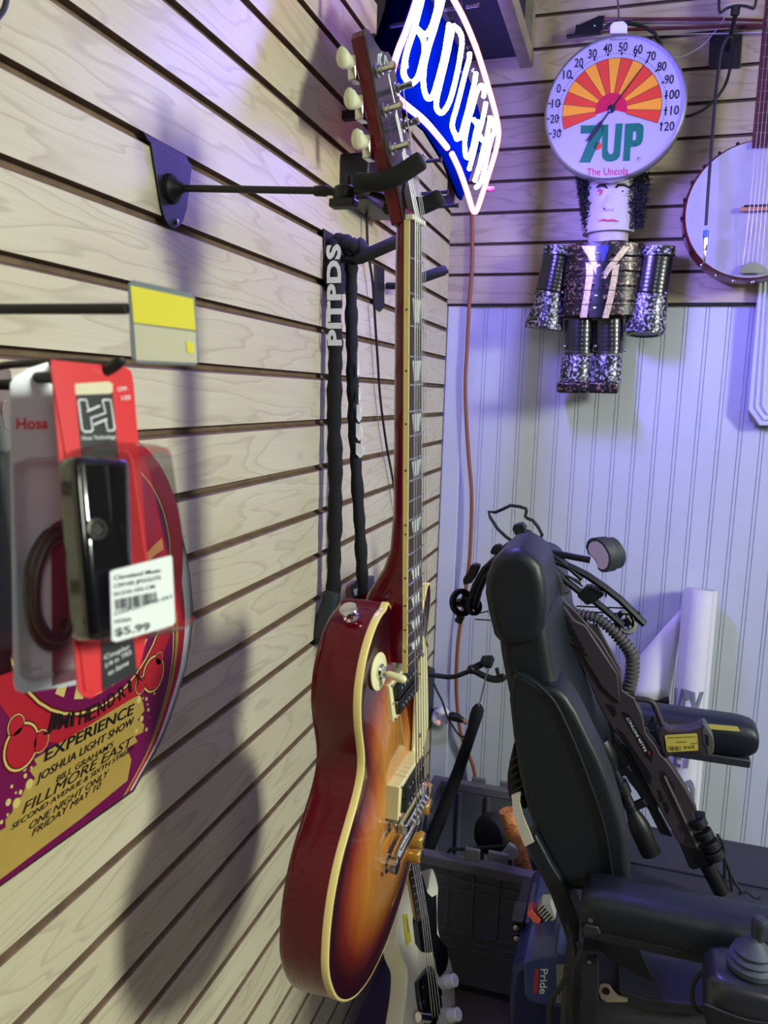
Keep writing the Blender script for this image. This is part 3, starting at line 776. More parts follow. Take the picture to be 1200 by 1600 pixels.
for k, (ch, x, y) in enumerate(jp):
    a_, b_ = jp[max(0, k-1)], jp[min(len(jp)-1, k+1)]
    tg = (G6(b_[1], b_[2])-G6(a_[1], a_[2])).normalized(); up = V((0, -tg.z, tg.y)); c = G6(x, y-4)+V((.0016, 0, 0))
    wch = {'I': .0022, 'M': .0070}.get(ch, .0058)
    put_text(mb, ch, c-tg*wch, c+tg*wch, .0155, up, bold=.006)
mb.build('arched_lettering', M_BLACKINK, t, smooth=0)

# ---------------------------------------------------------------- packets on hooks
M_PRED = M('packet_red', (214, 32, 40), .35, coat=.5)
M_PBLK = M('packet_black', (26, 26, 32), .35, coat=.5)
M_PGREY = M('packet_grey', (186, 192, 200), .3, coat=.5)
M_CLEAR = clear_plastic('clear_blister', (.95, .95, .97, 1), .05)
M_PAPER = M('label_paper', (222, 228, 226), .6)
M_YEL = M('yellow_label', (226, 214, 46), .55)
M_TAGB = M('tag_beige', (196, 190, 166), .55)
M_TAGE = M('tag_grey_edge', (112, 120, 128), .4)
# scanning hook with price plate
t = thing('price_tag_hook', 'straight wire slatwall hook with a yellow and beige price plate on its end', 'hook', (.1, -1.77, .03))
zt, yt = .0415, -1.773; xe = .2335
mb = MB(); mb.tube([(.0, yt, zt), (xe, yt, zt)], .0030, 12); mb.build('wire', M_BLACK, t)
mb = MB(); mb.box((.002, yt, zt), (.004, .04, .05)); mb.build('back_plate', M_BLACK, t, bevel=.001)
ppx = [(200,444),(206,437),(298,457),(305,464),(312,562),(306,572),(214,568),(206,560)]
pn = (V((xe, yt, zt)), V((.72, -.69, .06)))
quad = [at(x, y, pl=pn) for x, y in ppx]; nv = V(pn[1]).normalized()
mb = MB(); mb.prism(quad, -nv*.0016); mb.build('price_plate', M_TAGE, t, smooth=0, bevel=.0005)
def on(px, o=.0004): return [at(x, y, pl=(V(pn[0])+nv*o, pn[1])) for x, y in px]
mb = MB(); mb.prism(on([(204,446),(302,467),(306,516),(209,504)]), -nv*.0004); mb.build('yellow_label', M_YEL, t, smooth=0)
mb = MB(); mb.prism(on([(209,506),(306,519),(308,567),(213,563)]), -nv*.0004); mb.build('beige_label', M_TAGB, t, smooth=0)
mb = MB(); mb.prism(on([(291,533),(302,535),(303,553),(293,551)], .0008), -nv*.0004); mb.build('yellow_mark', M_YEL, t, smooth=0)
# black hook under it
t = thing('packet_hook', 'black upturned hook carrying the hanging accessory packets', 'hook', (.1, -1.79, -.01))
hk = [V((0, -1.784, -.001)), V((.10, -1.786, -.001)), V((.165, -1.789, -.0015)), at(60,590,d=.415), at(120,592,d=.405), at(150,586,d=.40), at(172,576,d=.398), at(185,566,d=.396), at(188,560,d=.396)]
mb = MB(); mb.tube(smooth_path(hk, 4), .0030, 12); mb.build('wire', M_BLACK, t)
mb = MB(); mb.box((.002, -1.784, -.002), (.004, .045, .05)); mb.build('back_plate', M_BLACK, t, bevel=.001)
mb = MB(); mb.tube(smooth_path([at(-60,600,d=.47), at(-10,575,d=.45), at(40,568,d=.43), at(110,566,d=.415), at(160,570,d=.402), at(183,570,d=.398)], 4), [(.0022)]*21, 8); mb.build('upper_wire', M_BLACK, t)

def card_frame(a, b, c):
    A, B, C = at(*a[:2], d=a[2]), at(*b[:2], d=b[2]), at(*c[:2], d=c[2])
    n = (B-A).cross(C-A).normalized()
    if n.dot(CAM-A) < 0: n = -n
    return A, n
def packet(name, label, fr_, outline, th, mats, group='accessory packets on the hook'):
    A, n = fr_; t = thing(name, label, 'packet', at(*outline[len(outline)//2], pl=fr_), group=group)
    P = lambda x, y, o=0.0: at(x, y, pl=(A+n*o, n))
    mb = MB(); mb.prism([P(x, y) for x, y in outline], -n*th); mb.build('card', mats, t, smooth=0)
    return t, P, n
# front packet: red and black card with a coupler in the blister
fr1 = card_frame((80,565,.372), (207,580,.412), (132,1088,.368))
t, P, n = packet('coupler_packet', 'front red and black blister packet with a black jack coupler and white price label', fr1,
    [(80,562),(118,566),(196,573),(205,580),(209,600),(238,960),(219,1040),(208,1053),(142,1091),(130,1088),(122,1078)], .0009, M_PRED)
mb = MB(); mb.prism([P(x, y, .0004) for x, y in ((113,618),(176,614),(214,1050),(160,1080),(158,1000))], -n*.0003); mb.build('black_band', M_PBLK, t, smooth=0)
mb = MB(); mb.prism([P(x, y, .0007) for x, y in ((79,571),(110,566),(117,600),(125,696),(155,1070),(150,1082),(133,1080),(124,1000),(104,720))], -n*.0003); mb.build('red_edge', M_PRED, t, smooth=0)
mb = MB()
M_HOLE = M('pale_hanger_slot', (214, 204, 172), .6)  # pale beige fill of the hang slot
mb.prism([P(x, y, .0006) for x, y in ((112,606),(114,600),(170,596),(176,600),(176,612),(172,615),(116,617))], -n*.0002); mb.build('hang_slot', M_HOLE, t, smooth=0)
H = zf(90, 560, 6.3158)
def hp(x, y, o=.0009): return P(90+x/6.3158, 560+y/6.3158, o)
mb = MB()
for seg in ([(300,500),(280,410),(215,408),(205,430),(238,700),(262,725),(330,722),(345,700),(325,590),(470,540),(440,420),(455,410),(520,410),(560,690),(545,712),(490,715),(470,615)],
            [(285,525),(415,468)], [(355,655),(485,600)]):
    mb.tube([hp(*q) for q in seg], .00055, 6)
mb.build('logo', M_WHITEINK, t)
mb = MB()
put_text(mb, 'Hosa Technology', hp(242,805), hp(575,790), .0021, hp(242,700)-hp(242,805))
put_text(mb, 'CPP-', hp(590,325), hp(695,318), .0023, hp(590,300)-hp(590,400)); put_text(mb, '105', hp(632,415), hp(720,405), .0025, hp(590,300)-hp(590,400))
dn = P(130,1000)-P(130,1030)
put_text(mb, 'Coupler', P(163,1031,.0009), P(203,1013,.0009), .0024, dn); put_text(mb, '1/4 in TRS', P(165,1044,.0009), P(205,1022,.0009), .0024, dn); put_text(mb, 'to Same', P(169,1056,.0009), P(201,1038,.0009), .0024, dn)
mb.build('lettering', M_WHITEINK, t, smooth=0)
# coupler body inside
def blk(cor, h0, h1, mb, rnd=4):
    """rounded block between heights h0 and h1 above the card, its footprint from pixel corners at the card"""
    base = [P(x, y, h0) for x, y in cor]; top = [q+n*(h1-h0) for q in base]; mb.loft([base, top], True)
mb = MB(); cx = [P(x, y, .025)-n*.016 for x, y in ((117,709),(207,715))]; cb = [P(x, y, .025)-n*.016 for x, y in ((142,1004),(216,990))]
mb.loft([[cx[0], cx[1], cx[1]+n*.016, cx[0]+n*.016], [cb[0], cb[1], cb[1]+n*.016, cb[0]+n*.016]], True)
cpl = mb.build('coupler', M('gloss_black', (12,12,16), .15, coat=1), t, bevel=.0045, seg=4)
mb = MB(); jc = P(151, 827, .0258); mb.lathe([(.0046, -.002), (.0052, .0005), (.0046, .0016), (.0032, .0016), (.0030, .0)], jc, n, 22, cap=False); mb.build('jack_ring', M_CHROME, cpl)
mb = MB(); mb.lathe([(.0030, .0002), (.0028, .0004)], jc, n, 16); mb.build('jack_hole', M_BLKPL, cpl)
# clear blister shell
mb = MB(); bo = [(113,700),(206,705),(246,985),(140,1008)]
b0 = [P(x, y, .001) for x, y in bo]; cen = sum(b0, V())/4
b1 = [q+n*.022 for q in b0]; b2 = [cen+(q-cen)*.94+n*.0295 for q in b0]
mb.loft([b0, b1, b2], False); mb.face(b2); bl = mb.build('blister', M_CLEAR, t, bevel=.004, seg=3)
# price label wrapped on the blister
lab = [(172,894),(176,891),(266,868),(269,870),(274,972),(270,977),(182,1003),(175,1001)]
fl = (P(180,950,.0312), n)
L = lambda x, y, o=0.0: at(x, y, pl=(fl[0]+n*o, n))
mb = MB(); mb.prism([L(x, y) for x, y in lab], -n*.0004); lb = mb.build('price_label', M_PAPER, t, smooth=0)
S = lambda x, y: L(140+x/7.2733, 860+y/7.2733, .0004)
mb = MB(); upv = S(280,400)-S(285,500)
for txt, a, b, hh in (('Cleveland Music', (280,338), (815,245), 52), ('CPP105 JPGGLITE', (280,432), (815,325), 48), ('01310-103-CM', (282,522), (742,428), 46), ('COUPLER-1/4 TO 1/4 S', (285,742), (940,540), 48), ('HOSA', (290,832), (478,800), 46), ('$5.99', (292,975), (690,900), 92)):
    put_text(mb, txt, S(*a), S(*b), (S(a[0], a[1]-hh)-S(*a)).length, upv, bold=.012 if hh < 60 else .025)
random.seed(3); x = 285
while x < 765:
    w = random.choice((4, 7, 11)); yy = 560-(x-285)*.19
    mb.face([S(x, yy), S(x+w, yy-w*.19), S(x+w+6, yy-w*.19+118), S(x+6, yy+118)]); x += w+random.choice((5, 8, 12))
mb.build('label_print', M('grey_print', (52,56,62), .6), lb, smooth=0)
# second packet, grey card with a coiled cable
fr2 = card_frame((16,590,.405), (112,560,.428), (30,1083,.400))
t, P, n = packet('cable_packet', 'grey blister packet with a coiled black cable, behind the red front packet', fr2,
    [(16,600),(22,588),(45,575),(75,566),(118,568),(130,640),(160,900),(180,1050),(120,1070),(36,1083),(26,1080),(22,1068)], .0009, M_PGREY)
Gz = lambda x, y, o: P(x/8, 560+y/8, o)
mb = MB(); put_text(mb, 'Hosa', Gz(205,885,.0006), Gz(600,872,.0006), (Gz(205,740,0)-Gz(205,885,0)).length, Gz(205,740,0)-Gz(205,885,0), bold=.02); mb.build('lettering', M_PRED, t, smooth=0)
mb = MB(); put_text(mb, 'YMM-232', P(47,1051,.0006), P(66,1046,.0006), .0022, P(47,1000,0)-P(47,1051,0)); mb.build('small_print', M_TAGE, t, smooth=0)
mb = MB(); mb.prism([P(x, y, .0005) for x, y in ((80,820),(118,800),(128,1060),(82,1072))], -n*.0003); mb.build('plum_panel', M('packet_plum', (96,48,66), .3, coat=.5), t, smooth=0)
mb = MB(); mb.tube(smooth_path([P(x, y, .006) for x, y in ((98,826),(72,838),(50,880),(46,940),(55,985),(75,1008),(96,1003),(103,990),(102,968))], 5), .0030, 10)
mb.tube(smooth_path([P(x, y, .011) for x, y in ((96,838),(76,850),(59,890),(55,940),(62,975),(78,996),(94,998),(106,984),(108,965))], 5), .0030, 10)
mb.build('coiled_cable', M('cable_black', (24,26,30), .4), t)
mb = MB(); q0 = [P(x, y, .001) for x, y in ((20,720),(118,716),(172,1020),(30,1062))]; q1 = [q+n*.016 for q in q0]; mb.loft([q0, q1], False); mb.face(q1); mb.build('blister', M_CLEAR, t, bevel=.003)
# third packet, mostly outside the frame
fr3 = card_frame((-70,590,.43), (14,584,.455), (-60,1060,.425))
t, P, n = packet('cable_packet', 'dark red and black blister packet cut off by the left edge of the photo', fr3,
    [(-78,600),(-70,575),(4,568),(17,580),(20,640),(18,1050),(-60,1075),(-72,1068)], .0009, M('packet_maroon', (74,18,26), .4, coat=.4))
mb = MB(); mb.prism([P(x, y, .0005) for x, y in ((-62,650),(17,648),(18,700),(18,985),(-60,1000))], -n*.0003); mb.build('black_band', M_PBLK, t, smooth=0)
mb = MB(); mb.tube([P(x, y, .0008) for x, y in ((16,626),(5,628),(4,640),(8,668),(16,671))], .0005, 6); mb.build('logo', M('dim_ink', (170,140,146), .5), t)
mb = MB(); q0 = [P(x, y, .001) for x, y in ((-66,710),(18,706),(18,1010),(-60,1020))]; q1 = [q+n*.012 for q in q0]; mb.loft([q0, q1], False); mb.face(q1); mb.build('blister', M_CLEAR, t, bevel=.003)
# ------------------------------------------------------------------ neon beer sign
NS = V((.150, -1.03, .4)); ND = V((.05, .60, 0)).normalized(); NN = V((ND.y, -ND.x, 0))     # sign plane, normal into the room
def np_(x, y, o=0.0): return at(x, y, pl=(NS+NN*o, NN))
N5 = lambda x, y, o=0.0: np_(600+x/5, y/5, o)
N7 = lambda x, y, o=0.0: np_(680+x/10, 60+y/10, o)
N8 = lambda x, y, o=0.0: np_(680+x/10, 200+y/10, o)
sign = thing('neon_sign', 'glowing blue and red neon beer sign hung beside the corner above the guitar', 'neon sign', (.16, -.85, .35))
M_NBLUE = emit('blue_neon', (.22, .175, 1.0, 1), 245.0)
M_NRED = emit('red_neon', (1.0, .17, .20, 1), 6.0)
M_NPANEL = M('deep_blue_panel', (0, 4, 26), .8, spec=.0)
M_GLASS = clear_plastic('clear_standoff', (.9, .9, .95, 1), .12)
rl = .0041
letters = {
 'letter_b': [[N5(345,-190), N5(300,-20), N5(262,130), N5(230,250), N5(185,380), N5(160,500), N5(155,580), N5(185,635), N5(225,645), N5(265,600), N5(300,480), N5(318,380), N5(305,300), N5(262,232)],
              [N5(262,232), N5(318,272), N5(362,228), N5(400,120), N5(418,40), N5(412,-60), N5(380,-150), N5(345,-190)]],
 'letter_u': [[N5(470,-60), N5(440,70), N5(390,240), N5(340,400), N5(312,540), N5(308,660), N5(325,740), N5(350,770), N5(385,740), N5(425,610), N5(470,430), N5(508,190)]],
 'letter_d': [[N5(540,205), N5(500,400), N5(455,590), N5(415,760), N5(410,840), N5(440,880), N5(475,860), N5(520,770), N5(565,600), N5(595,440), N5(610,310), N5(585,240), N5(545,205)]],
 'letter_l': [[N7(540,230), N7(525,350), N7(470,540), N7(400,830), N7(330,1090), N7(275,1290), N7(270,1400), N7(310,1500), N7(340,1570), N7(400,1520)]],
 'letter_i': [[N7(635,540), N7(615,700), N7(570,860), N7(520,1080), N7(470,1260), N7(420,1450), N7(385,1560)]],
 'letter_g': [[N7(755,910), N7(765,830), N7(735,745), N7(690,760), N7(640,860), N7(590,1050), N7(530,1250), N7(480,1480), N8(460,230), N8(470,400), N8(500,460), N8(545,420), N8(590,280), N8(635,60), N7(660,1400), N7(640,1320), N7(605,1275)]],
 'letter_h': [[N7(790,1010), N7(770,1130), N7(725,1330), N8(680,70), N8(630,260), N8(580,470), N8(530,640)], [N8(690,110), N8(740,190), N8(780,200)],
              [N7(855,1220), N7(845,1330), N8(800,160), N8(745,360), N8(690,600), N8(620,820)]],
 'letter_t': [[N7(870,1250), N7(915,1340), N7(925,1440), N8(900,120)], [N8(890,110), N8(835,330), N8(770,640), N8(720,830), N8(640,930)]],
}
for nm, segs in letters.items():
    mb = MB()
    for sg_ in segs: mb.tube(smooth_path(sg_, 4), rl, 10)
    mb.build(nm, M_NBLUE, sign)
border = {
 'border_tube': [N5(390,-420), N5(280,-90), N5(235,60), N5(170,250), N5(110,400), N5(65,560), N5(68,640)],
 'border_tube.': [N5(92,735), N5(120,780), N5(190,840), N5(290,920), np_(672,198), np_(688,217), np_(699,231)],
 'border_tube..': [np_(706,240), np_(718,266), np_(730,300), np_(738,326), np_(742,331), np_(746,326), np_(756,296), np_(772,245), np_(778,220), np_(779,203), np_(775,180), np_(767,150), np_(754,106), np_(742,70), np_(727,34), np_(712,5), np_(690,-32), np_(660,-75), np_(625,-115)],
}
for nm, seg in border.items():
    mb = MB(); mb.tube(smooth_path(seg, 5), .0050, 10); mb.build('border_tube', M_NRED, sign)
# blue backing panel and its frame
bs = [N5(300,-260), N5(190,80), N5(90,420), N5(45,600), N5(50,790), N5(200,890), N5(330,980), N5(330,600), N5(420,100)]
bs = [q-NN*.034-ND*.004 for q in bs]
mb = MB(); mb.prism(bs, -NN*.003); mb.build('back_sheet', M('black_acrylic', (0,0,1), 1.0, spec=0), sign, smooth=0)
pp = [N5(330,-240), N5(225,80), N5(120,420), N5(75,600), N5(80,760), N5(230,880), N5(400,1040), np_(690,225), np_(712,262), np_(736,322), np_(742,328), np_(758,280), np_(775,225), np_(776,190), np_(764,145), np_(742,72), np_(715,12), np_(688,-30), np_(655,-60)]
pc = sum(pp, V())/len(pp); pp = [pc+(q-pc)*.90+ND*.022+V((0,0,.006))-NN*.028 for q in pp]
mb = MB(); mb.prism(pp, -NN*.004); mb.build('backing_panel', M_NPANEL, sign, smooth=0)
M_FRAME = M('black_sign_frame', (20, 20, 34), .4)
c0 = NS-NN*.045
def fp(s, z): return c0+ND*s+V((0,0,z-.4))
for (a, b) in (((.06,.37),(.06,.80)), ((.42,.36),(.42,.72)), ((.02,.50),(.46,.44)), ((.02,.70),(.46,.64))):
    mb = MB(); mb.beam(fp(*a), fp(*b), .012, .012, up=NN); mb.build('frame_bar', M_FRAME, sign)
for s, z in ((.20,.46), (.20,.70), (.42,.37), (.42,.70)):
    mb = MB(); p = fp(s, z); mb.beam(p, V((0, p.y, p.z)), .014, .014); mb.build('wall_bracket', M_FRAME, sign)
for x, y in ((700,300), (716,321), (640,36), (637,102), (690,250), (762,60), (800,110)):
    if x > 755: continue
    mb = MB(); p = np_(x, y, -.004); mb.tube([p-NN*.05, p-NN*.004, p], [.0032, .0032, .0050], 8); mb.build('standoff', M_FRAME, sign)
for x, y in ((760,8), (780,72), (718,12), (765,190), (742,110)):
    mb = MB(); p = np_(x, y, 0) if x < 750 else np_(750, y, 0)
    mb.tube([p-NN*.026, p-NN*.008, p-NN*.002], [.003, .003, .0045], 8); mb.build('tube_support', M_GLASS, sign)
mb = MB(); q = np_(758, 296); mb.tube([q, q+V((.016,0,0)), q+V((.019,0,0))], [.0045, .0052, .003], 10); mb.build('end_boot', M('pink_boot', (170, 60, 120), .4), sign)
# transformer and its chain
mb = MB(); a = at(549, 165, X=0); mb.box((.026, -.755, .36), (.052, .17, .075)); mb.build('transformer', M_FRAME, sign, bevel=.004)
mb = MB(); mb.tube(smooth_path([(.03,-.70,.395), (.02,-.62,.46), (.02,-.60,.56), (.04,-.62,.70), (.06,-.66,CEIL-.01)], 5), .0045, 8)
mb.build('hanging_chain', M('blue_lit_chain', (30,50,140), .4), sign)  # the neon's blue cast on the chain is put into its colour
# thin black flex hanging down the wall from the sign
mb = MB(); mb.tube(smooth_path([at(566,250,X=.012), at(570,300,X=.012), at(573,345,X=.012), at(575,392,X=.014), at(582,440,X=.014), at(586,500,X=.013), at(590,560,X=.012), at(594,620,X=.012), at(603,690,X=.012), at(613,745,X=.012), at(622,800,X=.012), at(640,880,X=.012), at(652,960,X=.012), at(668,1010,X=.012)], 5), .0026, 8)
mb.build('power_cord', M('black_flex', (20,20,28), .5), sign)
# orange extension lead dropping from the sign
M_ORANGE = M('orange_flex', (140, 80, 58), .5)
def ocord(pts): return smooth_path([at(x, y, Y=-.008) for x, y in pts], 5)
mb = MB(); mb.tube(ocord([(737,318),(738,380),(737,430),(733,480),(730,540),(727,600),(729,660),(733,720),(737,770),(736,830),(733,880),(725,940),(716,1000),(713,1060),(715,1110),(721,1150),(733,1180),(741,1205),(743,1240),(738,1290)]), .0052, 10)
tag(mb.build('extension_cord', M_ORANGE, None), 'orange extension cord hanging down the white panelling below the neon sign', 'cord')
# ------------------------------------------------------------------ things on the back wall
# round dial thermometer
YT = -.166; SC = .939
M_DIALW = M('dial_white', (168, 166, 178), .25, coat=.6)
M_RAYR = M('dial_red', (206, 62, 30), .3, coat=.5); M_RAYY = M('dial_amber', (226, 156, 30), .3, coat=.5)
M_MAG = M('dial_magenta', (186, 16, 58), .3, coat=.5); M_TEAL = M('dial_teal', (8, 104, 74), .3, coat=.5)
M_UNC = M('dial_crimson', (190, 20, 44), .3, coat=.5)
tc = at(959.5, 169.5, Y=YT); RT = .1655*SC
t = thing('thermometer', 'big round dial thermometer with sunburst fan and soda lettering on the slat wall', 'thermometer', (tc.x, 0, tc.z-RT))
mb = MB(); mb.lathe([(RT-.010, .040), (RT-.002, .036), (RT+.002, .028), (RT+.002, .008), (RT, .002), (RT-.003, 0), (RT-.0035, .002), (RT-.004, .006)], tc+V((0, -.006, 0)), (0, 1, 0), 64, cap=False)
mb.build('rim', M('rim_metal', (170,170,176), .35, .8), t)
mb = MB(); mb.lathe([(RT-.0035, 0), (RT-.0035, .002)], tc, (0, 1, 0), 64); mb.build('dial', M_DIALW, t, smooth=0)
mb = MB(); mb.lathe([(RT-.008, .033), (RT-.008, .036)], tc, (0, 1, 0), 40); mb.build('back', M_BLACK, t, smooth=0)
hub = at(800+465/3, 513/3, Y=YT)
def dp(r, a, o=.0006): return V((hub.x+r*SC*math.cos(a), YT-o, hub.z+r*SC*math.sin(a)))
A0, A1 = math.radians(199.5), math.radians(-19.5)
R1, R0 = .1165, .0375
for k in range(15):
    a0 = A0+(A1-A0)*k/15; a1 = A0+(A1-A0)*(k+1)/15
    mb = MB(); ring = [dp(R0, a0)]+[dp(R1, a0+(a1-a0)*j/4) for j in range(5)]+[dp(R0, a1)]
    mb.prism(ring, (0, .0004, 0)); mb.build('fan_ray', M_RAYR if k % 2 == 0 else M_RAYY, t, smooth=0)
mb = MB()
for k in range(16):
    a = A0+(A1-A0)*k/15; w = .0005
    s = V((-math.sin(a), 0, math.cos(a)))*w
    mb.prism([dp(R0, a, .0009)+s, dp(R1, a, .0009)+s, dp(R1, a, .0009)-s, dp(R0, a, .0009)-s], (0, .0002, 0))
ars = [dp(R1+.0006, A0+(A1-A0)*j/40, .0009) for j in range(41)]+[dp(R1-.0004, A1+(A0-A1)*j/40, .0009) for j in range(41)]
mb.prism(ars, (0, .0002, 0)); mb.build('fan_outline', M_BLACKINK, t, smooth=0)
mb = MB(); mb.prism([dp(.0, 0, .0012)]+[dp(R0, math.radians(196)+math.radians(-212)*j/24, .0012) for j in range(25)], (0, .0004, 0)); mb.build('magenta_sun', M_MAG, t, smooth=0)
mb = MB()
for k in range(16):
    a = A0+(A1-A0)*k/15; v = str(-30+10*k); c = dp(.1415, a, .0008)+V((.0055 if v[0] == '-' else 0, 0, 0)); nd = v.lstrip('-'); w = .0049*len(nd)
    put_text(mb, nd, c+V((-w, 0, -.0095)), c+V((w, 0, -.0095)), .0195, (0, 0, 1), bold=.016)
    if v[0] == '-': mb.prism([c+V((-w-.0090, -.0003, .0016)), c+V((-w-.0016, -.0003, .0016)), c+V((-w-.0016, -.0003, -.0014)), c+V((-w-.0090, -.0003, -.0014))], (0, .0003, 0))
mb.build('numerals', M_BLACKINK, t, smooth=0)
mb = MB()
for k in range(76):
    a = A0+(A1-A0)*k/75; big = k % 5 == 0; r = .1265; L = .0048 if big else .0017; w = .0027 if big else .0010
    e = V((math.cos(a), 0, math.sin(a))); s = V((-e.z, 0, e.x)); c = dp(r, a, .0008)
    mb.prism([c+e*L, c+s*w, c-e*L, c-s*w], (0, .0002, 0))
mb.build('scale_marks', M_BLACKINK, t, smooth=0)
T3 = lambda x, y, o=.0008: at(800+x/3, y/3, Y=YT-o)
def polymesh(name, polys, m, o=.0008, th=.0004):
    mb = MB()
    for pl in polys: mb.prism([T3(x, y, o) for x, y in pl], (0, th, 0))
    return mb.build(name, m, t, smooth=0)
out = lambda pl, k: [(x+(k if x > sum(q[0] for q in pl)/len(pl) else -k), y+(k if y > sum(q[1] for q in pl)/len(pl) else -k)) for x, y in pl]
seven = [(323,588),(430,585),(428,620),(418,645),(366,763),(314,762),(372,625),(321,627)]
polymesh('seven_letter', [seven], M_TEAL)
ucl = [(422,585),(452,583),(448,705),(456,722),(470,722),(476,708),(486,580),(520,577),(506,730),(494,748),(468,758),(440,756),(422,738)]
polymesh('u_letter', [ucl], M_TEAL)
ping = [(530,580),(596,576),(614,586),(618,602),(612,660),(602,678),(582,688),(556,690),(552,754),(519,755),(524,690)]
polymesh('p_letter', [ping], M_TEAL); polymesh('p_counter', [[(568,618),(580,616),(582,640),(578,656),(566,658)]], M_DIALW, .0013, .0003)
mb = MB(); c = T3(401,684); mb.lathe([(.0092, 0), (.0092, .0004)], c, (0,1,0), 24); mb.build('red_dot', M_RAYR, t, smooth=0)
mb = MB(); put_text(mb, 'The Uncola', T3(350,823), T3(545,818), .0168, (0,0,1), bold=.006); mb.build('uncola_lettering', M_UNC, t, smooth=0)
mb = MB(); put_text(mb, 'R', T3(590,749), T3(597,749), .005, (0,0,1)); mb.lathe([(.0040,0),(.0044,0),(.0044,.0003),(.0040,.0003)], T3(594,745), (0,1,0), 20, cap=False); mb.build('registered_mark', M_BLACKINK, t, smooth=0)
mb = MB(); put_text(mb, 'MADE IN U.S.A.', T3(460,190), T3(545,186), .004, (0,0,1)); mb.build('maker_print', M_BLACKINK, t, smooth=0)
tipn = T3(657, 253); dv = V((tipn.x-hub.x, 0, tipn.z-hub.z)).normalized(); sv = V((-dv.z, 0, dv.x)); hb = hub+V((0, -.004, 0)); Ln = math.hypot(tipn.x-hub.x, tipn.z-hub.z)
mb = MB(); mb.prism([hb+dv*Ln, hb+dv*.01+sv*.0016, hb-dv*.03+sv*.0016, hb-dv*.040+sv*.0050, hb-dv*.086+sv*.0036, hb-dv*.079, hb-dv*.086-sv*.0036, hb-dv*.040-sv*.0050, hb-dv*.03-sv*.0016, hb+dv*.01-sv*.0016], (0, .0008, 0)); mb.build('needle', M_BLACKINK, t, smooth=0)
mb = MB(); mb.lathe([(.0086, .004), (.0086, -.002), (.006, -.0035)], hb, (0, 1, 0), 24); mb.build('hub', M('hub_dark', (40,38,48), .3, .4), t)
mb = MB(); mb.tube([at(964,62,Y=-.14), at(967,30,Y=-.11), at(963,-40,Y=-.02)], .0022, 8)
mb.build('hanging_wire', M_STEEL, t)
mb = MB(); mb.prism([at(x, y, Y=-.15) for x, y in ((953,40),(958,34),(974,32),(980,38),(980,52),(953,52))], (0, .02, 0)); mb.build('hanging_tab', M_WHITEP, t, bevel=.002)

# two fiddle bows behind the thermometer
M_BOWW = M('bow_stick', (92, 32, 40), .35, coat=.5); M_HAIR = M('bow_hair', (200,196,190), .6)
for lab, (a, b), fr_ in (('upper violin bow laid across the wall behind the thermometer top', ((938,30), (1330,36)), [(906,38),(936,24),(945,24),(940,47),(906,50)]),
                        ('lower violin bow with black frog poking out left of the thermometer top', ((935,48), (1330,40)), [(884,54),(898,52),(900,38),(938,42),(938,52),(886,58)])):
    t = thing('violin_bow', lab, 'violin bow', at(900, 60, Y=-.014), group='violin bows on the back wall')
    mb = MB(); yb_ = -.016 if a[1] < 40 else -.034; p0, p1 = at(*a, Y=yb_), at(*b, Y=yb_); mb.tube([p0, p0+(p1-p0)*.5+V((0,0,.004)), p1], [.0042, .0038, .003], 8); mb.build('stick', M_BOWW, t)
    mb = MB(); mb.prism([at(x, y, Y=yb_-.006) for x, y in fr_], (0, .011, 0)); fg = mb.build('frog', M_BLKPL, t, bevel=.001)
    mb = MB(); q0 = at(a[0]-3, a[1]+9, Y=yb_); q1 = at(b[0], b[1]+8, Y=yb_); mb.beam(q0, q1, .006, .0012); mb.build('hair', M_HAIR, t)
    mb = MB(); c = at((fr_[0][0]+fr_[1][0])/2+8, (fr_[0][1]+fr_[2][1])/2+10, Y=-.0265); mb.lathe([(.0026,0),(.0026,.0012)], c, (0,-1,0), 14); mb.build('eye', M_PEARL, fg)
mb = MB(); mb.tube(smooth_path([at(x, y, Y=-.034) for x, y in ((935,55),(950,40),(978,36),(1005,42),(1022,52),(1032,70),(1036,88))], 4), .0048, 8)
tag(mb.build('coiled_lead', M_RUB, None), 'dark lead looped behind the top of the thermometer', 'lead')

# tin can figure
M_SPONGE = None
def sponge(name, c1, c2, scale=75, thr=.5, rough=.35, metal=.5):
    t = NT(name); f = t.noise(t.coord(), scale, 3, .55, .4)
    c = t.ramp(f, [(thr-.03, srgb(14,14,20)), (thr+.03, c1), (.72, c2)]); t.base(c)
    t.b.inputs['Roughness'].default_value = rough; t.b.inputs['Metallic'].default_value = metal*.4; return t.mat
M_SPS = sponge('silver_sponged_black', srgb(150,148,158), srgb(214,212,206), 150, .53); M_SPG = sponge('gold_sponged_black', srgb(112,84,70), srgb(186,160,122), 150, .56)
M_LAPEL = M('gold_leaf_lapel', (206, 190, 136), .4, .3, var=.3, vscale=120)
M_SATIN = M('satin_black_tin', (14, 14, 22), .3, coat=.4)
M_FACE = M('painted_face', (186, 178, 180), .55, var=.05, vscale=40)
YM = -.070
man = thing('tin_can_figure', 'folk-art man made of black sponged tin cans hanging on the wall under the thermometer', 'figure', at(935, 615, Y=YM))
def mp(x, y, Y=YM): return at(x, y, Y=Y)
def can(name, pts, radii, mat, parent=man, n=28, ribs=0, cap=True, sy=.8):
    """stack of circular sections between pixel centres; radii in pixels"""
    mb = MB(); rings = []; C = [mp(x, y) for x, y in pts]; px = .00169
    ax = (C[-1]-C[0]).normalized(); u = V((0, 1, 0)); w = ax.cross(u).normalized(); u = w.cross(ax)
    for c, r in zip(C, radii):
        rings.append([c+w*(r*px*math.cos(2*PI*k/n))+u*(r*px*sy*math.sin(2*PI*k/n)) for k in range(n)])
    mb.loft(rings, cap); return mb.build(name, mat, parent, smooth=35)
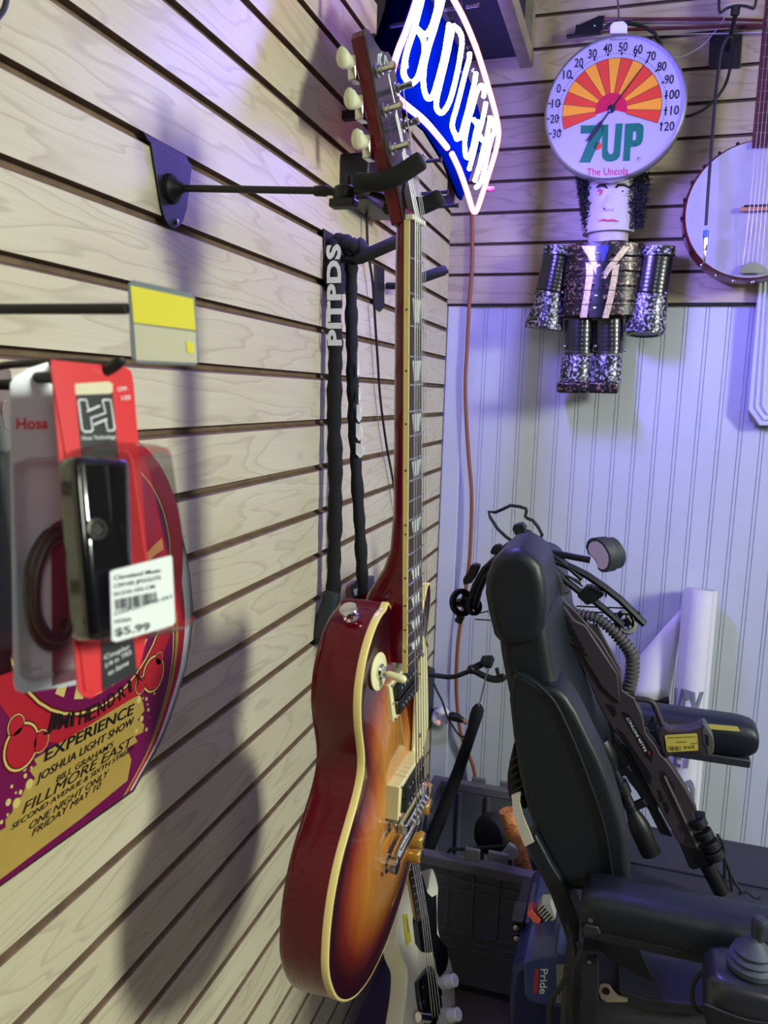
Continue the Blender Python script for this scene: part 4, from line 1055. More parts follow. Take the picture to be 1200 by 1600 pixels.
def ribbed(pts0, pts1, r0, r1, k=9):
    P_, R_ = [], []
    for i in range(k*3+1):
        f = i/(k*3); P_.append((pts0[0]+(pts1[0]-pts0[0])*f, pts0[1]+(pts1[1]-pts0[1])*f)); R_.append((r0+(r1-r0)*f)*(1-.012*(i % 3 == 1)))
    return P_, R_
# torso can: five bands
P_, R_ = [], []
for i in range(6):
    y = 384+(497-384)*i/5; x = 944+(937-944)*i/5
    for dy, rr in ((0, 55.5), (1.2, 57), (20, 57), (21.4, 55.5)):
        if i < 5: P_.append((x-dy*.06, y+dy)); R_.append(rr-i*.4)
can('torso', P_, R_, M_SPG, sy=.62)
def tq(x, y):                                      # point on the torso's front surface
    c = mp(944-(y-384)*.062, y); Yq = YM-.05
    for _ in range(3):
        q = mp(x, y, Yq); fx = max(-.97, min(.97, (q.x-c.x)/(.00169*57.6))); Yq = YM-.00169*57.6*.62*math.sqrt(1-fx*fx)-.0012
    return mp(x, y, Yq)
def strip(name, poly_l, poly_r, m):
    mb = MB(); n = len(poly_l); lay = []
    for (xl, yl), (xr, yr) in zip(poly_l, poly_r): lay.append([tq(xl+(xr-xl)*k/4, yl+(yr-yl)*k/4) for k in range(5)])
    mb.loft(lay, False, ringclosed=False); return mb.build(name, m, man, smooth=60, fix=False)
strip('shirt_front', [(918,384),(925,400),(932,420),(930,440),(924,470),(920,496)], [(962,384),(954,400),(946,420),(942,440),(942,470),(942,496)], M_SATIN)
strip('bow_tie_panel', [(934,383),(936,392),(939,402),(941,410)], [(952,383),(950,392),(946,402),(943,410)], M('blue_tie', (40,54,130), .4))
strip('lapel', [(908,384),(918,400),(925,416),(932,432),(940,436)], [(922,384),(930,400),(938,414),(944,424),(944,432)], M_LAPEL)
strip('lapel', [(974,384),(962,400),(950,414),(944,424),(938,432)], [(984,386),(972,402),(960,416),(952,426),(946,436)], M_LAPEL)
strip('lapel_stripe', [(915,410),(916,430),(912,460),(906,496)], [(926,414),(927,430),(922,460),(917,496)], M_LAPEL)
strip('lapel_stripe', [(958,416),(954,440),(948,470),(941,497)], [(968,412),(964,440),(958,470),(951,497)], M_LAPEL)
for x, y in ((931,462),(929,481),(934,395)):
    mb = MB(); mb.sph(tq(x, y), (.0042, .0025, .0042), 10); mb.build('button', M_CHROME, man)
for i in range(1, 5):
    mb = MB(); y = 384+22.6*i; x = 944-(y-384)*.062
    mb.tube([tq(x+56*math.sin(a), y+1.5) for a in [-1.35+2.7*k/16 for k in range(17)]], .0009, 6); mb.build('band_seam', M_BLKPL, man)
# head and neck
can('neck', [(950,381),(950,362)], [28, 28.5], M_FACE, sy=.9)
can('head', [(950,366),(950,358),(951,345),(952,330),(953,310),(954,285),(955,262)], [36.5, 36.5, 35, 33.5, 33, 33, 32], M_FACE, sy=.9)
hy = YM-.00169*33*.9
def hq(x, y, o=.001):
    c = mp(953, y); Yq = YM-.05
    for _ in range(3):
        q = mp(x, y, Yq); fx = max(-.96, min(.96, (q.x-c.x)/(.00169*33.4))); Yq = YM-.00169*33.4*.9*math.sqrt(1-fx*fx)-o
    return mp(x, y, Yq)
K = lambda x, y, o=.001: hq(880+x/8.571, 260+y/8.571, o)
mb = MB(); nb = [K(560,480,0), K(600,375,0), K(640,370,0), K(690,560,0), K(670,605,0), K(540,605,0), K(505,545,0)]
apex = K(605, 555, .020); mb.add(nb+[apex, K(600,480,.008)], [(0,1,8),(1,2,8),(2,3,8),(3,7,8),(3,4,7),(4,5,7),(5,6,7),(6,8,7),(6,0,8)]); nose = mb.build('nose', M_FACE, man, smooth=80)
for x in (548, 607):
    mb = MB(); mb.sph(K(x, 566, .0095), (.0022,.0022,.0016), 8); mb.build('nostril', M_BLKPL, nose)
for pts in ([(445,285),(480,258),(540,255),(590,290)], [(705,285),(740,250),(810,245),(890,290)]):
    mb = MB(); mb.tube([K(*q) for q in pts], [.002,.0034,.0036,.0016], 8); mb.build('eyebrow', M_BLKPL, man)
mb = MB(); mb.lathe([(.0068,0),(.0068,.0022),(.005,.003)], K(490,345,0), (0,-1,0), 20); mb.lathe([(.0028,.003),(.002,.0045)], K(490,345,0), (0,-1,0), 12); mb.build('eye_button', M('copper_button', (178,96,110), .3, .3), man)
mb = MB(); mb.lathe([(.0064,0),(.0064,.0016),(.005,.002)], K(800,360,0), (0,-1,0), 20); eb = mb.build('eye_button', M('clear_button', (190,184,204), .2, coat=1), man)
mb = MB(); mb.lathe([(.0022,.0018),(.0020,.0026)], K(800,335,0), (0,-1,0), 12); mb.build('pupil', M_BLKPL, eb)
mb = MB(); mb.tube([K(*q, .0026) for q in ((450,735),(520,708),(600,714),(690,708),(755,735),(700,772),(600,785),(500,768))], .0017, 8, closed=True); mb.build('lip_edge', M_FACE, man)
mb = MB(); mb.tube([K(*q, .0040) for q in ((470,738),(530,718),(600,728),(660,720),(725,735))], [.0014,.0032,.0026,.0032,.0014], 8); mb.build('lips', M('pink_lips', (190,84,100), .5), man)
mb = MB(); random.seed(11)                          # fuzzy black hair, both sides and crown
for k in range(1500):
    side = -1 if k % 2 else 1
    f = random.random(); yy = 270+ (92 if side < 0 else 86)*f
    xx = 953+side*(30+random.uniform(-1, (20 if side > 0 else 9)+14*(1-f))); yw = YM+random.uniform(-.035, .03)
    p = mp(xx, yy, yw); d = V((side*random.uniform(.3,1.2), random.uniform(-.9,.5), random.uniform(-1,.6))).normalized()*random.uniform(.004,.011)
    mb.tube([p-d*.5, p, p+d], [.0022,.0016,.0004], 5, cap=False)
for k in range(200):
    p = V((mp(953,275).x+random.uniform(-.05,.05), YM+random.uniform(-.03,.04), mp(953,272).z+random.uniform(-.01,.02))); d = V((random.uniform(-1,1), random.uniform(-1,1), random.uniform(-.2,1))).normalized()*.009
    mb.tube([p-d*.5, p, p+d], [.0022,.0016,.0004], 5, cap=False)
mb.build('hair', M('fuzzy_black', (12,12,20), .8), man, smooth=0)
# arms
can('shoulder_cap', [(873,386),(871,400)], [23, 23.5], M_SPS); P_, R_ = ribbed((871,401),(860,455), 22, 22); can('upper_arm', P_, R_, M_SATIN)
can('hand_can', [(858,457),(858,461),(856,478),(855,482),(850,507),(849,514)], [21, 22, 22, 23, 28, 28], M_SPS)
can('shoulder_cap', [(1027,387),(1026,401)], [25, 25.5], M_SPS); P_, R_ = ribbed((1025,402),(1016,458), 24, 24.5); can('upper_arm', P_, R_, M_SATIN)
can('hand_can', [(1015,460),(1014,464),(1012,480),(1011,484),(1008,512),(1007,520)], [25, 26, 27, 27.5, 29, 29], M_SPS)
mb = MB(); c = mp(1007, 521.5); mb.lathe([(.043, .0), (.043,.003), (.034, .0035), (.034, .001)], c, (0,-.1,-1), 28, cap=False); mb.build('can_rim', M_SATIN, man)
mb = MB(); mb.lathe([(.036, .0005), (.036, .001)], c, (0,-.1,-1), 28); mb.build('can_end', M('dim_tin', (70,74,96), .4, .6), man)
# legs and feet
for cx, dx in ((905, 0), (951, 3)):
    P_, R_ = ribbed((cx, 500), (cx-1+dx*.2, 548), 21, 21, 7); can('leg', P_, R_, M_SATIN)
    can('knee_can', [(cx-1, 549), (cx-1, 553)], [21, 21.5], M_SATIN)
    can('boot_leg', [(cx-3,555),(cx-3,558),(cx-6,592),(cx-6,597)], [20, 22, 24, 24], M_SPS)
    mb = MB(); a = mp(cx-6, 606); R = Matrix.Rotation(.0, 3, 'Z'); mb.box(a+V((-.004, -.012, 0)), (.074, .10, .028)); mb.build('foot', M_SPG, man, bevel=.006)
for x, y in ((882,541),(930,541),(976,547),(879,457),(991,460),(1040,458)):
    mb = MB(); mb.sph(mp(x, y, YM-.02), .0042, 10); mb.build('rivet', M_STEEL, man)

# banjo at the right edge
YB = -.10
bj = thing('banjo', 'banjo with white skin head and dark red rim hanging at the right edge', 'banjo', at(1182, 420, Y=-.06))
bc = at(1181, 328, Y=YB); rb = .1535
mb = MB(); mb.lathe([(rb-.004, .0), (rb, .004), (rb+.003, .012), (rb+.003, .07), (rb-.004, .075)], bc, (0, 1, 0), 56); mb.build('rim', M('banjo_red_rim', (96,26,32), .35, coat=.5), bj)
mb = MB(); mb.lathe([(rb-.003, -.001), (rb-.003, .001)], bc, (0, 1, 0), 56); mb.build('head_skin', M('banjo_skin', (166,164,170), .5, var=.10, vscale=16), bj, smooth=0)
for k in range(24):
    a = 2*PI*k/24+.06; e = V((math.cos(a), 0, math.sin(a)))
    mb = MB(); p = bc+e*(rb+.0045); mb.tube([p+V((0,.002,0)), p+V((0,.05,0))], .0017, 6); mb.sph(p+V((0,.014,0)), .0042, 8); mb.build('tension_hook', M_NICKEL if 14 < k < 22 else M_BLACK, bj)
upb = (at(1208, 20, Y=YB)-at(1190, 232, Y=YB)).normalized(); upb = V((0, 0, 1)); NB = bc+V((.002, -.006, 0))
mb = MB(); mb.box(NB+V((.0, .012, rb+.18)), (.046, .022, .40)); mb.build('neck', M('banjo_neck', (92,30,34), .35, coat=.5), bj, bevel=.004)
nk = NB+V((0,0,rb-.02))
mb = MB(); mb.box(NB+V((.0, -.001, rb+.18)), (.044, .006, .40)); fb = mb.build('fingerboard', M('banjo_fingerboard', (74,28,34), .4), bj)
for k in range(14):
    mb = MB(); z = rb-.012+.36*(1-2**(-k/9.0)); z = rb+.01+.021*k*(1+.012*k); mb.tube([NB+V((-.021,-.0045,z)), NB+V((.021,-.0045,z))], .0010, 6); mb.build('fret', M_NICKEL, fb)
for i in range(5):
    x = -.0155+.0078*i; mb = MB(); mb.tube([NB+V((x*1.25,-.004,-rb+.03)), NB+V((x*1.1,-.013,-.0)), NB+V((x,-.006,rb+.36))], .0006, 5); mb.build('string', M_STRING, bj)
mb = MB(); mb.beam(NB+V((-.036,-.005,.0005)), NB+V((.036,-.005,.0005)), .006, .010, up=(0,0,1)); mb.build('bridge', M('bridge_maple', (176,130,90), .5), bj)
mb = MB(); mb.beam(NB+V((-.030,-.009,.006)), NB+V((.034,-.009,.006)), .004, .004, up=(0,0,1)); mb.build('bridge_cap', M_BLKPL, bj)
mb = MB(); q = [NB+V((.026*math.cos(PI*k/12), -.003, -rb+.012+.024*math.sin(PI*k/12))) for k in range(13)]; mb.prism(q, (0,-.004,0)); mb.build('tailpiece', M_STEEL, bj)

# hanger and hanging cable on the right
t = thing('guitar_hanger', 'black square-plate wall hanger with open yoke, an instrument cable looped over it', 'hanger', at(1132, 108, Y=0))
mb = MB(); mb.prism([at(x, y, Y=-.001) for x, y in ((1109,52),(1160,50),(1157,107),(1107,109))], (0, -.005, 0)); mb.build('wall_plate', M_BLACK, t, bevel=.0015)
mb = MB(); a = at(1137, 78, Y=-.004); b = at(1149, 24, Y=-.11); mb.tube([a, a+(b-a)*.9, b], [.0058,.005,.0055], 10); mb.build('rod', M_BLACK, t)
mb = MB(); mb.tube([at(1148,24,Y=-.108), at(1150,10,Y=-.112)], .0098, 6); mb.build('nut', M_BLACK, t)
mb = MB(); mb.tube(smooth_path([at(x, y, Y=-.115) for x, y in ((1123,-14),(1123.5,2),(1124,18),(1128,18.5),(1137,12.5),(1150,9),(1164,9.5),(1174,12.5),(1178,13),(1181,4),(1183,-14))], 4), .0030, 10); mb.build('yoke', M_BLACK, t)
ca = thing('instrument_cable', 'black cable looped over the right hanger with a silver jack plug hanging down', 'cable', at(1101, 412, Y=-.17))
Yk = -.075
mb = MB(); pth = [at(x, y, Y=yy) for x, y, yy in ((1103,352,-.150),(1107,290,-.150),(1112,225,-.13),(1117,160,-.105),(1122,115,-.09),(1127,80,-.085),(1134,62,-.085),(1141,58,-.07),(1143,72,-.06),(1142,98,-.06),(1135,128,-.06),(1122,150,-.06),(1104,168,-.055),(1086,178,-.05),(1068,183,-.04),(1045,186,-.02))]
mb.tube(smooth_path(pth, 5), .0034, 10); mb.build('lead', M_RUB, ca)
mb = MB(); mb.tube([at(1103.5,360,Y=-.150), at(1102.5,372,Y=-.150)], .0062, 12); mb.build('blue_band', M('blue_tape', (40,92,196), .4), ca)
mb = MB(); mb.tube([at(1103,370,Y=-.150), at(1102.4,380,Y=-.150), at(1101.5,391,Y=-.150), at(1101.5,392,Y=-.150), at(1100.5,408,Y=-.150), at(1100,412,Y=-.150)], [.0050,.0050,.0044,.0030,.0027,.0012], 12); mb.build('jack_plug', M_CHROME, ca)
mb = MB(); mb.tube(smooth_path([at(x, y, Y=-.03) for x, y in ((1020,60),(1034,80),(1052,89),(1070,87),(1096,72),(1115,52),(1132,28),(1138,10))], 5), .0014, 6)
tag(mb.build('clear_line', M('pale_line', (190,186,200), .4), None), 'thin pale nylon line drooping from the yoke to the thermometer', 'line')
# white moulded panel with chipped corner
t = thing('moulded_panel', 'white moulded panel with a clipped lower corner at the right edge', 'panel', at(1190, 665, Y=0))
px = [(1188,420),(1169,640),(1187,665),(1420,668),(1440,418)]
q = [at(x, y, Y=-.022) for x, y in px]
mb = MB(); mb.prism(q, (0, .020, 0)); mb.build('board', M_BEAD, t, bevel=.002)
for k, w in ((.018, .004), (.034, .005)):
    c = sum(q, V())/5; ring_ = inset([(p.x, p.z) for p in q], k) if True else None
    ar = sum(q[i-1].x*q[i].z-q[i].x*q[i-1].z for i in range(5)); ring_ = inset([(p.x, p.z) for p in q], k if ar > 0 else -k)
    mb = MB(); mb.tube([V((a, -.022, b)) for a, b in ring_], w, 6, closed=True); mb.build('moulding', M_BEAD, t)
mb = MB(); mb.prism([at(x, y, Y=-.012) for x, y in ((1168.5,638),(1170,650),(1173,660),(1180,661),(1187,664),(1178,652))], (0,.008,0)); mb.build('chipped_corner', M_STUD, t)
# ------------------------------------------------------------------ power wheelchair
M_VINYL = M('dark_vinyl', (15, 23, 33), .45, bump=.12, bscale=420, spec=.55)
M_VINYL2 = M('charcoal_seat_vinyl', (40, 40, 50), .5, bump=.15, bscale=380)
M_MESH = M('ribbed_back_cloth', (44, 38, 44), .85)
M_DKGREY = M('dark_grey_frame', (42, 44, 54), .45)
M_BLUE = M('blue_shroud', (52, 66, 128), .35, coat=.3)
M_BLUED = M('navy_shroud', (24, 28, 78), .4)
chair = thing('power_wheelchair', 'dark vinyl power wheelchair with headrest, joystick and blue shroud in front of the white panelling', 'wheelchair', (.7, -.75, FLOOR))
def yprism(name, px, ya, yb, mat, bevel=.0, seg=3, smooth=50, parent=chair, m=None):
    a = [at(x, y, Y=ya) for x, y in px]; mb = MB(); mb.prism(a, (0, yb-ya, 0)); return mb.build(name, mat, parent, bevel=bevel, seg=seg, smooth=smooth)
back_edge = [(768,930),(776,985),(781,1025),(786,1052),(795,1095),(801,1150),(808,1200),(818,1245),(824,1268),(836,1302),(861,1351),(884,1392)]
front_edge = [(986,1400),(983,1368),(978,1316),(968,1276),(954,1230),(937,1187),(919,1150),(902,1115),(886,1090),(872,1076),(856,1072)]
ycore = -.905
core = back_edge + [(950,1402),(948,1330),(940,1280),(925,1225),(908,1170),(890,1120),(872,1080),(864,1040),(858,1000),(850,960),(842,930),(805,915)]
yprism('backrest', core, -.968, -.53, M_VINYL, .026, 5)
yprism('side_bolster', [(800,1052)]+back_edge[4:]+front_edge+[(846,1074),(820,1057)], -.986, -.905, M_VINYL, .013, 4)
bo = [(x-0, y) for x, y in front_edge]
a = [at(x, y, Y=-.985) for x, y in bo+[(856,1072),(880,1150),(905,1250),(925,1395)]]
mb = MB(); mb.prism([V((p.x, -.585, p.z)) for p in a], (0, .065, 0)); mb.build('side_bolster', M_VINYL, chair, bevel=.016, seg=4)
mb = MB(); mb.tube(smooth_path([at(x, y, Y=-.988) for x, y in ((804,1050),(828,1062),(849,1078),(868,1100),(888,1140),(905,1180),(922,1225),(938,1270),(950,1320),(957,1375))], 4), .0022, 6); mb.build('piping', M_VINYL, chair)
yprism('back_cloth', [(803,1160),(797,1185),(792,1212),(792,1235),(797,1255),(806,1262),(824,1268),(815,1230),(810,1190)], -.95, -.56, M_MESH, .012, 3)
for k in range(6):
    mb = MB(); y = 1185+12*k; mb.tube([at(797+k*.8, y+6, Y=-.953), at(812+k*1.2, y-6, Y=-.953)], .0022, 6); mb.build('cloth_rib', M_VINYL2, chair)
yprism('care_label', [(799,1243),(813,1238),(812,1255),(817,1275),(834,1316),(820,1323),(811,1300),(802,1272)], -1.008, -1.004, M('label_cloth', (196, 190, 178), .7), 0)
# headrest
hr = [(757,905),(756,930),(761,958),(770,995),(780,1010),(800,1014),(828,1009),(843,1000),(851,978),(854,948),(852,912),(845,885),(829,864),(808,857),(786,861),(767,878)]
yprism('headrest', hr, -.995, -.82, M_VINYL, .030, 6, 60)
mb = MB(); mb.tube(smooth_path([at(x, y, Y=-.984+abs(y-935)*.00015) for x, y in ((800,860),(812,885),(826,915),(836,945),(842,975),(840,1000))], 4), .0013, 6); mb.build('headrest_seam', M_BLKPL, chair)
yprism('headrest_post', [(806,985),(828,985),(834,1060),(812,1060)], -.84, -.80, M_DKGREY, .003)
# armrests
def armrest(yc, x0, x1, zt, h=.062, w=.075):
    mb = MB(); rings = []
    xs_ = [x0, x0+.004, x0+.014, x0+.035, x1-.05, x1-.03, x1-.012, x1-.003, x1]; sc = [.55, .78, .93, 1, 1, .96, .86, .66, .4]
    for x, s in zip(xs_, sc):
        ring = []
        for k in range(20):
            a = 2*PI*k/20; c, s_ = math.cos(a), math.sin(a); e = 3.2
            r = (abs(c)**e+abs(s_)**e)**(-1/e); ring.append(V((x, yc+c*r*w/2*(.8+.2*s), zt-h/2+s_*r*h/2*s)))
        rings.append(ring)
    mb.loft(rings, True); return mb.build('armrest_pad', M_VINYL, chair, smooth=60)
p0 = at(915, 1378, Y=-1.03)
armrest(-1.03, p0.x-.004, p0.x+.40, p0.z+.006, .066, .080)
pf0, pf1 = at(1000, 1090, Y=-.47), at(1182, 1150, Y=-.47)
armrest(-.47, pf0.x-.03, pf1.x, pf0.z-.012, .078, .080)
mb = MB(); mb.box((pf1.x-.11, -.47, pf0.z-.098), (.20, .06, .018)); mb.build('arm_bar', M_DKGREY, chair, bevel=.003)
mb = MB(); mb.prism([at(x, y, Y=-.511) for x, y in ((1105,1131),(1152,1135),(1157,1143),(1108,1139))], (0, -.0006, 0))
mb.build('yellow_label', M('faded_yellow_label', (206, 194, 98), .6), chair)
zb_ = at(925, 1440, Y=-1.03).z
mb = MB(); mb.box((p0.x+.19, -1.03, zb_-.006), (.385, .045, .016)); mb.build('arm_bar', M_DKGREY, chair, bevel=.003)
yprism('arm_bracket', [(912,1444),(935,1448),(940,1462),(912,1466)], -1.07, -1.0, M_DKGREY, .004)
mb = MB(); mb.lathe([(.0035,0),(.0035,.002)], at(923,1437,Y=-1.071), (0,-1,0), 12); mb.build('bolt', M_STEEL, chair)
mb = MB(); mb.tube(smooth_path([at(x, y, Y=-1.045) for x, y in ((938,1455),(960,1450),(985,1458),(1000,1475),(1025,1480),(1060,1478))], 4), .004, 8); mb.build('arm_cable', M_RUB, chair)
# seat
mb = MB(); zs = -.905; sx0, sx1 = .46, 1.0
mb.loft([[V((x, y, z)) for x, y in ((sx0,-.985),(sx1,-.985),(sx1,-.455),(sx0,-.455))] for z in (zs-.10, zs-.012, zs)], True)
mb.build('seat_cushion', M_VINYL2, chair, bevel=.018, seg=4)
mb = MB(); mb.tube([V((sx0, -.62, zs+.001)), V((sx1, -.62, zs+.001))], .0018, 6); mb.build('seat_seam', M_VINYL, chair)
mb = MB(); mb.box(((sx0+sx1)/2, -.72, zs-.118), (sx1-sx0-.02, .50, .030)); mb.build('seat_pan', M_DKGREY, chair, bevel=.004)
yprism('side_valance', [(926,1462),(985,1455),(1000,1490),(1022,1536),(985,1520),(955,1500),(930,1480)], -1.005, -.99, M_VINYL, .003)
yprism('hinge_gusset', [(820,1320),(836,1303),(862,1352),(888,1394),(905,1440),(902,1500),(893,1490),(880,1455),(860,1400)], -1.0, -.95, M_VINYL, .004)
yprism('cushion_edge', [(965,1545),(1010,1560),(1060,1568),(1120,1572),(1120,1590),(1010,1582),(975,1570)], -1.0, -.9, M_DKGREY, .004)
# frame, post, cables
yprism('upright_post', [(910,1486),(936,1488),(934,1625),(904,1625)], -1.03, -.99, M_DKGREY, .002)
yprism('post_cap', [(918,1497),(933,1497),(933,1508),(918,1508)], -1.036, -1.03, M_BLKPL, .001)
mb = MB(); mb.lathe([(.003,0),(.003,.001)], at(921,1503,Y=-1.037), (0,-1,0), 10); mb.build('bolt', M_STEEL, chair)
yprism('frame_beam', [(797,1457),(886,1463),(890,1492),(798,1474)], -.80, -.62, M('dark_plum_steel', (36,28,36), .5), .003)
yprism('beam_clip', [(798,1438),(818,1440),(818,1455),(798,1453)], -.80, -.74, M_BLKPL, .002)
yprism('beam_top', [(819,1441),(884,1446),(886,1462),(819,1456)], -.79, -.66, M('grey_steel', (84,84,96), .4, .5), .002)
for x, y in ((807,1449),(808,1466)):
    mb = MB(); mb.lathe([(.006,0),(.006,.003),(.004,.004)], at(x, y, Y=-.802), (0,-1,0), 14); mb.build('bolt', M_STEEL, chair)
for pts in ([(900,1470),(905,1485),(893,1510),(876,1542),(861,1565),(858,1600),(858,1640)], [(896,1478),(893,1510),(892,1560),(894,1640)], [(886,1440),(893,1465),(892,1500),(887,1510)]):
    mb = MB(); mb.tube(smooth_path([at(x, y, Y=-1.04) for x, y in pts], 4), .0042, 8); mb.build('power_lead', M_RUB, chair)
# blue battery shroud
sh = thing  # (the shroud is a part of the chair)
yprism('shroud_base', [(795,1545),(799,1515),(815,1503),(900,1500),(905,1640),(800,1640),(794,1590)], -.90, -.60, M_BLUED, .012, 4)
yprism('shroud_top', [(818,1503),(832,1499),(868,1493),(868,1489),(886,1491),(902,1494),(904,1577),(870,1574),(828,1566),(820,1555)], -.918, -.62, M_BLUE, .006, 3)
lo = lambda x, y, o=.0: at(x, y, Y=-.9188-o)
mb = MB(); put_text(mb, 'Pride', lo(845,1514), lo(843,1553), (lo(857,1530)-lo(845,1530)).length, lo(857,1530)-lo(845,1530), bold=.012); mb.build('pride_lettering', M_WHITEINK, chair, smooth=0)
mb = MB(); mb.prism([lo(x, y) for x, y in ((836,1514),(842,1514),(840,1552),(833,1551))], (0,.0005,0)); mb.build('red_strip', M('shroud_red', (178,52,58), .5), chair, smooth=0)
mb = MB(); mb.prism([lo(x, y) for x, y in ((869,1507),(890,1507),(892,1569),(870,1567))], (0,.0005,0)); lb = mb.build('white_label', M('shroud_label', (150,150,152), .6), chair, smooth=0)
mb = MB()
for x0 in (874, 878, 884, 887):
    mb.prism([lo(x, y, .0006) for x, y in ((x0,1545),(x0+.9,1545),(x0+1,1564),(x0,1564))], (0,.0002,0))
lb['kind'] = lb.get('kind', '') or 'part'; del lb['kind']
o_ = mb.build('label_print', M_BLKPL, lb, smooth=0)
mb = MB(); ppts = [(935,1547),(938,1540),(945,1539),(952,1541),(958,1550),(966,1558),(981,1562),(980,1566),(948,1566),(939,1560)]
mb.prism([at(x, y, Y=-1.004) for x, y in ppts], (0,.004,0)); mb.build('beige_bracket', M('beige_bracket', (176,158,140), .5), chair)
mb = MB(); mb.lathe([(.0055,0),(.0055,.002)], at(947,1548,Y=-1.0052), (0,-1,0), 18); mb.build('bracket_hole', M_BLKPL, chair)
yprism('lower_body', [(936,1566),(1000,1580),(1000,1700),(936,1700)], -.96, -.5, M('teal_black', (26,34,44), .5), .01)
# base and wheels (mostly below the frame)
mb = MB(); mb.box((.72, -.74, -1.19), (.44, .34, .24)); mb.build('base', M_BLUED, chair, bevel=.02)
for x, r in ((.50, .13), (.90, .10)):
    for y in (-.99, -.50):
        mb = MB(); mb.lathe([(r*.55, -.03), (r*.9, -.034), (r, -.02), (r, .02), (r*.9, .034), (r*.55, .03)], (x, y, FLOOR+r+.001), (0,1,0), 32); w_ = mb.build('wheel', M_RUB, chair)
        mb = MB(); mb.lathe([(r*.55, -.031), (r*.2, -.036), (.01, -.036)], (x, y, FLOOR+r+.001), (0,1,0), 24); mb.build('hub_cap', M_STEEL, w_)
# joystick
jc = at(1165, 1535, Y=-1.13)
mb = MB(); rings = []
for z, rx, ry, dx in ((-.062,.046,.034,.008), (-.055,.054,.040,.008), (-.01,.057,.043,.006), (.006,.056,.043,.005), (.017,.050,.039,.003), (.021,.040,.032,.002)):
    rings.append([jc+V((dx+rx*math.copysign(abs(math.cos(2*PI*k/28))**.5, math.cos(2*PI*k/28)), ry*math.copysign(abs(math.sin(2*PI*k/28))**.5, math.sin(2*PI*k/28)), z)) for k in range(28)])
mb.loft(rings, True); mb.build('joystick_box', M('joystick_shell', (38,40,50), .35, coat=.2), chair, smooth=60)
mb = MB(); mb.tube([jc+V((-.052+.10*t_, -.045+.006*abs(t_-.5), -.012-.006*math.sin(t_*PI))) for t_ in [k/10 for k in range(11)]], .0016, 6); mb.build('shell_seam', M_DKGREY, chair)
kc = at(1175, 1500, Y=-1.13)
mb = MB(); mb.lathe([(.030,-.010),(.031,-.002),(.026,.002),(.028,.006),(.0225,.010),(.024,.015),(.016,.022),(.009,.030),(.008,.034)], kc, (0,0,1), 28); mb.build('boot', M('boot_rubber', (66,74,90), .6), chair, smooth=25)
mb = MB(); mb.lathe([(.0075,.030),(.0085,.036),(.0100,.050),(.0098,.056),(.0075,.060),(.003,.061)], kc+V((.002,0,0)), (.05,0,1), 24); mb.build('knob', M('knob_rubber', (44,50,62), .55), chair)
mb = MB(); mb.tube(smooth_path([at(x, y, Y=-1.10) for x, y in ((1108,1512),(1095,1520),(1083,1540),(1083,1565),(1092,1580),(1110,1582),(1122,1578))], 5), .0032, 8); mb.build('joystick_lead', M_RUB, chair)
mb = MB(); mb.box(jc+V((.02, .06, -.05)), (.03, .09, .02)); mb.build('joystick_mount', M_DKGREY, chair, bevel=.003)

# small box lying on the frame beam
t = thing('small_box', 'small white and orange barcoded box tucked beside the wheelchair back', 'box', at(850, 1448, Y=-.81))
q = [at(x, y, Y=-.82) for x, y in ((839,1424),(846,1413),(860,1413),(868,1436),(857,1446))]
mb = MB(); mb.prism(q, (0, .03, 0)); mb.build('carton', M('box_white', (170,166,166), .6), t)
mb = MB(); mb.prism([at(x, y, Y=-.8205) for x, y in ((823,1428),(830,1423),(845,1438),(842,1444),(834,1441))], (0,.03,0)); mb.build('orange_flap', M('box_orange', (206,92,66), .6), t)
for k in range(5):
    mb = MB(); mb.prism([at(x+k*3.4, y+k*4.2, Y=-.8208) for x, y in ((839,1425),(849,1415),(850.2,1416.6),(840.2,1426.6))], (0,.0006,0)); mb.build('bar', M_BLACKINK, t, smooth=0)

# ------------------------------------------------------------------ crossbow
M_XB = M('dark_brown_polymer', (58, 48, 54), .5, bump=.08, bscale=500)
M_XK = M('crossbow_black', (16, 17, 22), .45)
M_XG = M('olive_grey_rubber', (82, 80, 80), .6)
YX = -.70
xb = thing('crossbow', 'black and brown compound crossbow with scope leaning upright on the wheelchair seat', 'crossbow', at(1120, 1385, Y=YX))
def xq(x, y, o=0.0): return at(x, y, Y=YX-o)
def xp(name, px, half, mat, o=0.0, bevel=.002, parent=xb, smooth=40):
    mb = MB(); mb.prism([at(x, y, Y=YX-o-half) for x, y in px], (0, half*2, 0)); return mb.build(name, mat, parent, bevel=bevel, smooth=smooth)
C1 = lambda x, y: (840+x/5.715, 820+y/5.715)
C2 = lambda x, y: (920+x/4.286, 1080+y/4.286)
C3 = lambda x, y: (690+x/6.3158, 780+y/6.3158)
C4 = lambda x, y: (900+x/3.2, 900+y/3.2)
mp_ = lambda f, pts: [f(*p) for p in pts]
st = mp_(C1, [(20,390),(105,395),(250,690),(340,770),(420,860),(560,1030),(740,1330),(760,1480)])+mp_(C4, [(290,610),(330,700),(350,790),(400,850),(420,890),(455,925),(500,990),(545,1060),(600,1160),(585,1190),(690,1400),(620,1365)])
st2 = mp_(C4, [(560,1430),(510,1330),(420,1170),(330,1000),(250,850),(180,760),(110,640),(60,520),(0,400)])+mp_(C1, [(240,1040),(150,800),(70,640),(20,480)])
xp('stock', st+st2, .014, M_XB)
